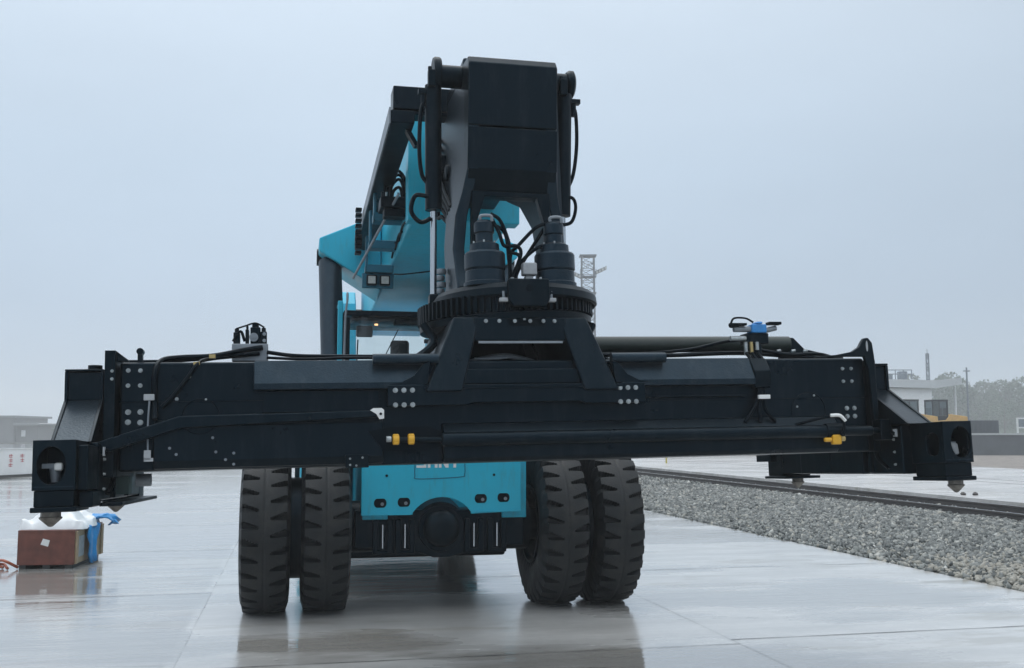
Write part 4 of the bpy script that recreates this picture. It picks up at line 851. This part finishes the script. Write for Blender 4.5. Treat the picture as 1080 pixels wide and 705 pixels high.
m.add([(12,-.5,5.55),(40.9,-.5,4.84),(44.7,2.4,5.35),(44.7,14,5.35),(12,14,5.35),(12,-.5,6.3),(40.9,-.5,5.62),(44.7,2.4,6.05),(44.7,14,6.05),(12,14,6.05)],[(0,1,2,3,4),(5,6,7,8,9),(0,1,6,5),(1,2,7,6),(2,3,8,7),(3,4,9,8),(4,0,5,9)])
m.build('roof',mat('pale_roof_fascia',(.56,.58,.59),.6,var=.05),WB)
m=MB(); m.cyl((44.3,3.2,-.1),(44.3,3.2,5.1),.13,n=12); m.build('canopy_post','wallwhite',WB)
for z0,z1,x0,x1 in ((1.0,3.0,30.2,33.6),(1.0,3.0,24,27)):
    m=MB(); m.box(x0,x1,-.03,-.001,z0,z1); w_=m.build('window','bldg_glass',WB); mm=MB(); mm.box((x0+x1)/2-.05,(x0+x1)/2+.05,-.06,-.031,z0,z1); mm.build('mullion','wallwhite',w_)
for x in (36.6,37.3,38.0,38.7,39.3): 
    pass
m=MB()
for x in (36.8,37.6,38.4,39.2): m.cyl((x,1,5.8),(x,1,6.75),.05,n=6)
m.cyl((36.8,1,6.7),(39.2,1,6.7),.05,n=6); m.cyl((36.8,1,6.3),(39.2,1,6.3),.05,n=6); m.box(37.0,37.7,2,3,5.85,6.4); m.box(38.3,39.0,1.6,2.4,5.85,6.6); m.build('roof_railing','galv',WB)
ms_=MB(); 
def lattice(mb,cx,cy,z0,z1,w0,w1,n,r=.06):
    def c(t_,i): w=(w0+(w1-w0)*t_)/2; return Vector((cx+(w if i in(0,1) else -w),cy+(w if i in(1,2) else -w),z0+(z1-z0)*t_))
    for i in range(4): mb.cyl(c(0,i),c(1,i),r,n=5)
    for k in range(n):
        a,b=k/n,(k+1)/n
        for i in range(4):
            j=(i+1)%4; mb.cyl(c(a,i),c(b,j),r*.6,n=4); mb.cyl(c(a,j),c(b,i),r*.6,n=4) if k%2==0 else None; mb.cyl(c(b,i),c(b,j),r*.6,n=4)
m=MB(); lattice(m,41.2,102,5.5,9.75,.26,.22,7,.035); m.cyl((41.2,102,9.7),(41.2,102,10.2),.03,n=5); o=m.build('lattice_pole','galv'); tag(o,'slim grey lattice pole rising behind the white building roof','pole')
m=MB(); m.cyl((44.6,101,1.3),(44.6,101,8.3),.11,.08,n=8); m.box(44.3,44.9,100.9,101.1,7.9,8.0); o=m.build('utility_pole','galv'); tag(o,'thin grey utility pole at the right end of the white building','pole')
gb=MB(); n_=40; vs=[]
for j in range(9):
    for i in range(n_+1):
        x=70+i*5.5; vs.append((x,285+j*14,1.2+max(0,math.sin(j/8*PI))*(8.5+2.0*math.sin(i*.55)+1.3*math.sin(i*1.7+j))))
gb.add(vs,[(j*(n_+1)+i,j*(n_+1)+i+1,(j+1)*(n_+1)+i+1,(j+1)*(n_+1)+i) for j in range(8) for i in range(n_)])
tag(gb.build('grass_bank',mat('bank_green',(.045,.075,.04),.8,var=.35,vscale=.12),normals=False),kind='structure')
# dark container, sign frame
m=MB(); m.box(35.3,38.8,88,92,1.3,2.95); 
for k in range(12): m.box(35.4+k*.28,35.5+k*.28,87.95,87.999,1.45,2.8)
o=m.build('dark_container',mat('dark_blue_container',(.06,.075,.09),.6)); tag(o,'dark low container behind the grey retaining wall','container')
o.location=(2.6,0,0)
SGN=empty('white_sign_frame',(0,92,0)); tag(SGN,'white framed panel at the right edge of the far yard','sign')
m=MB(); m.box(44.9,45.05,0,.1,1.3,3.25); m.box(46.9,47.05,0,.1,1.3,3.25); m.box(45.05,46.9,0,.1,3.12,3.25); m.box(45.05,46.9,0,.1,2.3,2.42); m.build('frame','white',SGN)
m=MB(); m.box(45.051,46.899,.03,.06,2.421,3.119); m.build('panel','galv',SGN)
# wheel loaders
M['ldy']=mat('loader_yellow',(.62,.36,.09),.45,var=.15,vscale=2)
def loader():
    r=empty('wheel_loader',(0,0,0))
    m=MB(); m.prism([(-1.1,1.0),(2.0,.95),(2.15,1.3),(2.1,1.9),(.6,2.1),(.2,1.6),(-1.1,1.5)],1,-.75,.75); b=m.build('body','ldy',r,bevel=.05)
    m=MB(); m.prism([(-1.1,.8),(-.9,1.5),(-1.6,2.1),(-2.6,1.6),(-2.7,1.2),(-1.9,1.4)],1,-.45,.45); m.build('lift_arm','ldy',r,bevel=.04)
    m=MB(); m.prism([(-2.6,.4),(-2.5,1.5),(-2.9,1.7),(-3.6,.9),(-3.7,.3)],1,-1.35,1.35); m.build('bucket','ldy',r,bevel=.03)
    for x in (-1.35,1.35):
        for y in (-1,1):
            m=MB(); m.lathe([(.35,-.28),(.62,-.28),(.72,-.2),(.72,.2),(.62,.28),(.35,.28)],(x,y*1.05,.72),'y',20); w=m.build('wheel','tyre',r); mm=MB(); mm.cyl((x,y*1.05-.2,.72),(x,y*1.05+.2,.72),.34,n=14); mm.build('rim','ldy',w)
    m=MB(); m.box(-.95,.45,-.65,.65,3.15,3.3)
    for x in (-.9,.4):
        for y in (-.6,.6): m.cyl((x,y,1.6),(x,y,3.16),.06,n=6)
    m.box(-.93,.43,-.63,.63,1.55,1.95); c=m.build('cab','black2',r)
    m=MB(); m.box(-.88,.38,-.58,.58,1.96,3.14); m.build('cab_glazing',glass('loader_glass',(.35,.42,.45)),c)
    m=MB(); m.cyl((.9,.3,2.1),(.9,.3,2.7),.07,n=8); m.build('exhaust_pipe','black2',r)
    for y in (-.5,.5):
        m=MB(); m.box(-1.12,-1.1,y-.1,y+.1,1.2,1.4); m.build('headlight','lens',r)
    return r
l1=loader(); l1.location=(33.1,86,1.35); l1.rotation_euler=(0,0,R(12)); tag(l1,'yellow wheel loader half hidden by the corner box, in front of the white wall','wheel loader','yellow wheel loaders by the white building')
l2=copy_tree(l1); l2.location=(35.75,86.5,1.35); l2.rotation_euler=(0,0,R(8)); tag(l2,'yellow wheel loader under the roof overhang, right of the white wall end','wheel loader','yellow wheel loaders by the white building')
# far lighting mast
LM=empty('lighting_mast',(11.9,160,0)); tag(LM,'tall lattice lighting mast with two floodlight arms seen right of the turret','light mast')
m=MB(); M['mast']=mat('dull_mast_steel',(.10,.115,.13),.6); lattice(m,0,0,-.3,29.5,2.3,1.9,30,.085); m.box(-1.3,1.3,-1.0,1.0,29.5,29.7); m.build('tower','mast',LM)
m=MB(); m.box(-1.25,1.25,-1,1,26.2,26.35); m.box(-1.25,1.25,-1,1,23.6,23.75)
for a,b in ((-1.25,-1.15),(1.15,1.25)): m.box(a,b,-1,-.9,26.35,27.4)
m.build('service_platform','mast',LM)
for s,z in ((-1,26.6),(1,27.2)):
    m=MB(); m.hexa([(s*1.0,-.6,z-.6),(s*1.0,.6,z-.6),(s*2.9,.5,z+.3),(s*2.9,-.5,z+.3)],[(s*1.0,-.6,z-.1),(s*1.0,.6,z-.1),(s*2.9,.5,z+.75),(s*2.9,-.5,z+.75)]); o=m.build('floodlight_arm','mast',LM)
    for k in range(4):
        mm=MB(); x=1.2+.45*k; mm.box(s*x,s*(x+.32),-1.0,-.62,z-.5+.22*k,z-.1+.22*k); mm.build('floodlight','lens',o)
# small things on the far paving
for k,(x,y) in enumerate(((15.9,13.4),(16.15,13.25))):
    m=MB(); m.lathe([(0,0),(.06,0),(.08,.03),(.05,.07),(0,.09)],(0,0,0),'z',9); m.v=[(a*(1+.3*MN.noise(Vector((a*9,b*9,c*9+k)))),b,c*(1+.3*MN.noise(Vector((b*8,c*8,k))))) for a,b,c in m.v]
    o=m.build('loose_rock','rust'); o.location=MF@Vector((x,y,.205)); tag(o,('small dark rock on the pale paving, the left one of two just beyond the rails','small dark rock on the pale paving, the right one of two just beyond the rails')[k],'rock','small rocks beside the rails')
for k,(x,y,z,h,lb_) in enumerate(((12.1,29.5,.05,.42,'short yellow marker peg beside the near rail, right of the front wheel'),(18.6,43,.2,.5,'short yellow marker peg on the far paving, right of the front wheel'))):
    m=MB(); m.cyl((0,0,0),(0,0,h),.05,.04,n=8); m.box(-.09,.09,-.02,.02,h*.6,h*.9); o=m.build('marker_peg',mat('yellow_marker',(.5,.42,.1),.5)); o.location=MF@Vector((x,y,z)); tag(o,lb_,'marker')
# ================================================================== TREES
M['bark']=mat('bark',(.07,.055,.04),.8)
leafm=[]
for i,c in enumerate(((.028,.07,.036),(.036,.078,.038),(.024,.058,.034))):
    leafm.append(mat('foliage',c,.6,var=.45,vscale=.35))
def tree(x,y,z0,h,w,seed,label,lm,n=2600,grp='trees beyond the far yard'):
    rg=np.random.default_rng(seed); root=empty('tree',(x,y,z0)); tag(root,label,'tree',grp)
    m=MB(); m.cyl((0,0,0),(0,0,h*.45),.028*h,.018*h,n=8,caps=False); m.cyl((0,0,h*.45),(rg.uniform(-.3,.3),0,h*.85),.018*h,.005*h,n=6)
    for k in range(6):
        a=rg.uniform(0,6.28); z=h*rg.uniform(.3,.6); L_=w*rg.uniform(.25,.42); m.cyl((0,0,z),(L_*math.cos(a),L_*math.sin(a),z+h*.2),.012*h,.003*h,n=5)
    m.build('trunk','bark',root)
    nb=16; cen=np.stack([rg.normal(0,.24,nb)*w,rg.normal(0,.24,nb)*w,rg.uniform(.28,.88,nb)*h],1); cen[:,:2]*= (1.15-.75*np.abs(cen[:,2:3]/h-.5)); rad=rg.uniform(.13,.24,nb)*w
    idx=rg.integers(0,nb,n); dr=rg.normal(size=(n,3)); dr/=np.linalg.norm(dr,axis=1)[:,None]; rr=rad[idx]*rg.uniform(.55,1.08,n)**.6
    P_=cen[idx]+dr*rr[:,None]*np.array([1,1,.8]); s=rg.uniform(.10,.24,n)*max(.8,h/8)*1.0
    a=rg.normal(size=(n,3)); a/=np.linalg.norm(a,axis=1)[:,None]; b=np.cross(a,rg.normal(size=(n,3))); b/=np.linalg.norm(b,axis=1)[:,None]
    V=np.stack([P_-a*s[:,None],P_+b*s[:,None]*.6,P_+a*s[:,None],P_-b*s[:,None]*.6],1).reshape(-1,3)
    me=bpy.data.meshes.new('crown'); me.from_pydata(V.tolist(),[],[(4*i,4*i+1,4*i+2,4*i+3) for i in range(n)]); me.materials.append(lm); o=bpy.data.objects.new('crown',me); COL.objects.link(o); o.parent=root
    return root
k_=300/140
TL=[
(59.5,8.7,8,'tall hazy tree just right of the white building, behind its pole'),
(66.5,7.6,8.5,'hazy rounded tree, second clump right of the white building'),
(72.5,7.4,8,'hazy dark tree at the right edge of the photo'),
(63.3,7.9,8,'pale hazy tree between the first two tree clumps'),
(52.5,6.6,8,'hazy tree seen under the right end of the pale roof'),
(46.5,6.2,8,'hazy tree seen between the two wheel loaders and the roof overhang'),
(78,7.8,9,'hazy tree cut by the right frame edge'),
(69.5,8.2,9,'faint pale tree farthest back in the right tree line')]
for i,(x,h,w,lb_) in enumerate(TL): tree(x*k_,300+i*5-(i%3)*7,1.3,h*k_,w*k_,20+i,lb_,leafm[i%3],n=6500)
TL2=[(60,4.0,7,'low hazy bush below the tall tree right of the white building'),(66,3.5,7,'low hazy bush left of the white framed panel'),(71.5,3.8,7,'low hazy bush behind the white framed panel'),(54,3.8,7,'low hazy bush behind the right wheel loader')]
for i,(x,h,w,lb_) in enumerate(TL2):
    r_=tree(x*k_,270+i*4,1.3,h*k_,w*k_,50+i,lb_,leafm[(i+1)%3],n=3000,grp='low bushes in front of the trees'); r_.name='bush'; r_['category']='bush'
for i,(x,y,h,w,lb_) in enumerate(((-96.5,232,4.8,9,'small rounded tree at the right end of the grey building'),(-90,236,3.6,9,'low bush half hidden by the spreader, right of the grey building'))):
    tree(x,y,0,h,w,70+i,lb_,leafm[i],n=2400,grp='greenery by the grey building')
# ================================================================== HAZE
hz=MB(); hz.box(-905,905,-905,905,-2.2,33)
hm=bpy.data.materials.new('haze_air'); hm.use_nodes=True; t=hm.node_tree; t.nodes.remove(t.nodes['Principled BSDF']); pv=t.nodes.new('ShaderNodeVolumePrincipled')
pv.inputs['Color'].default_value=(.97,.985,1,1); pv.inputs['Density'].default_value=.0015; t.links.new(pv.outputs[0],t.nodes['Material Output'].inputs['Volume'])
tag(hz.build('haze',hm,smooth=0),kind='stuff',label='thin grey rain haze over the whole yard')
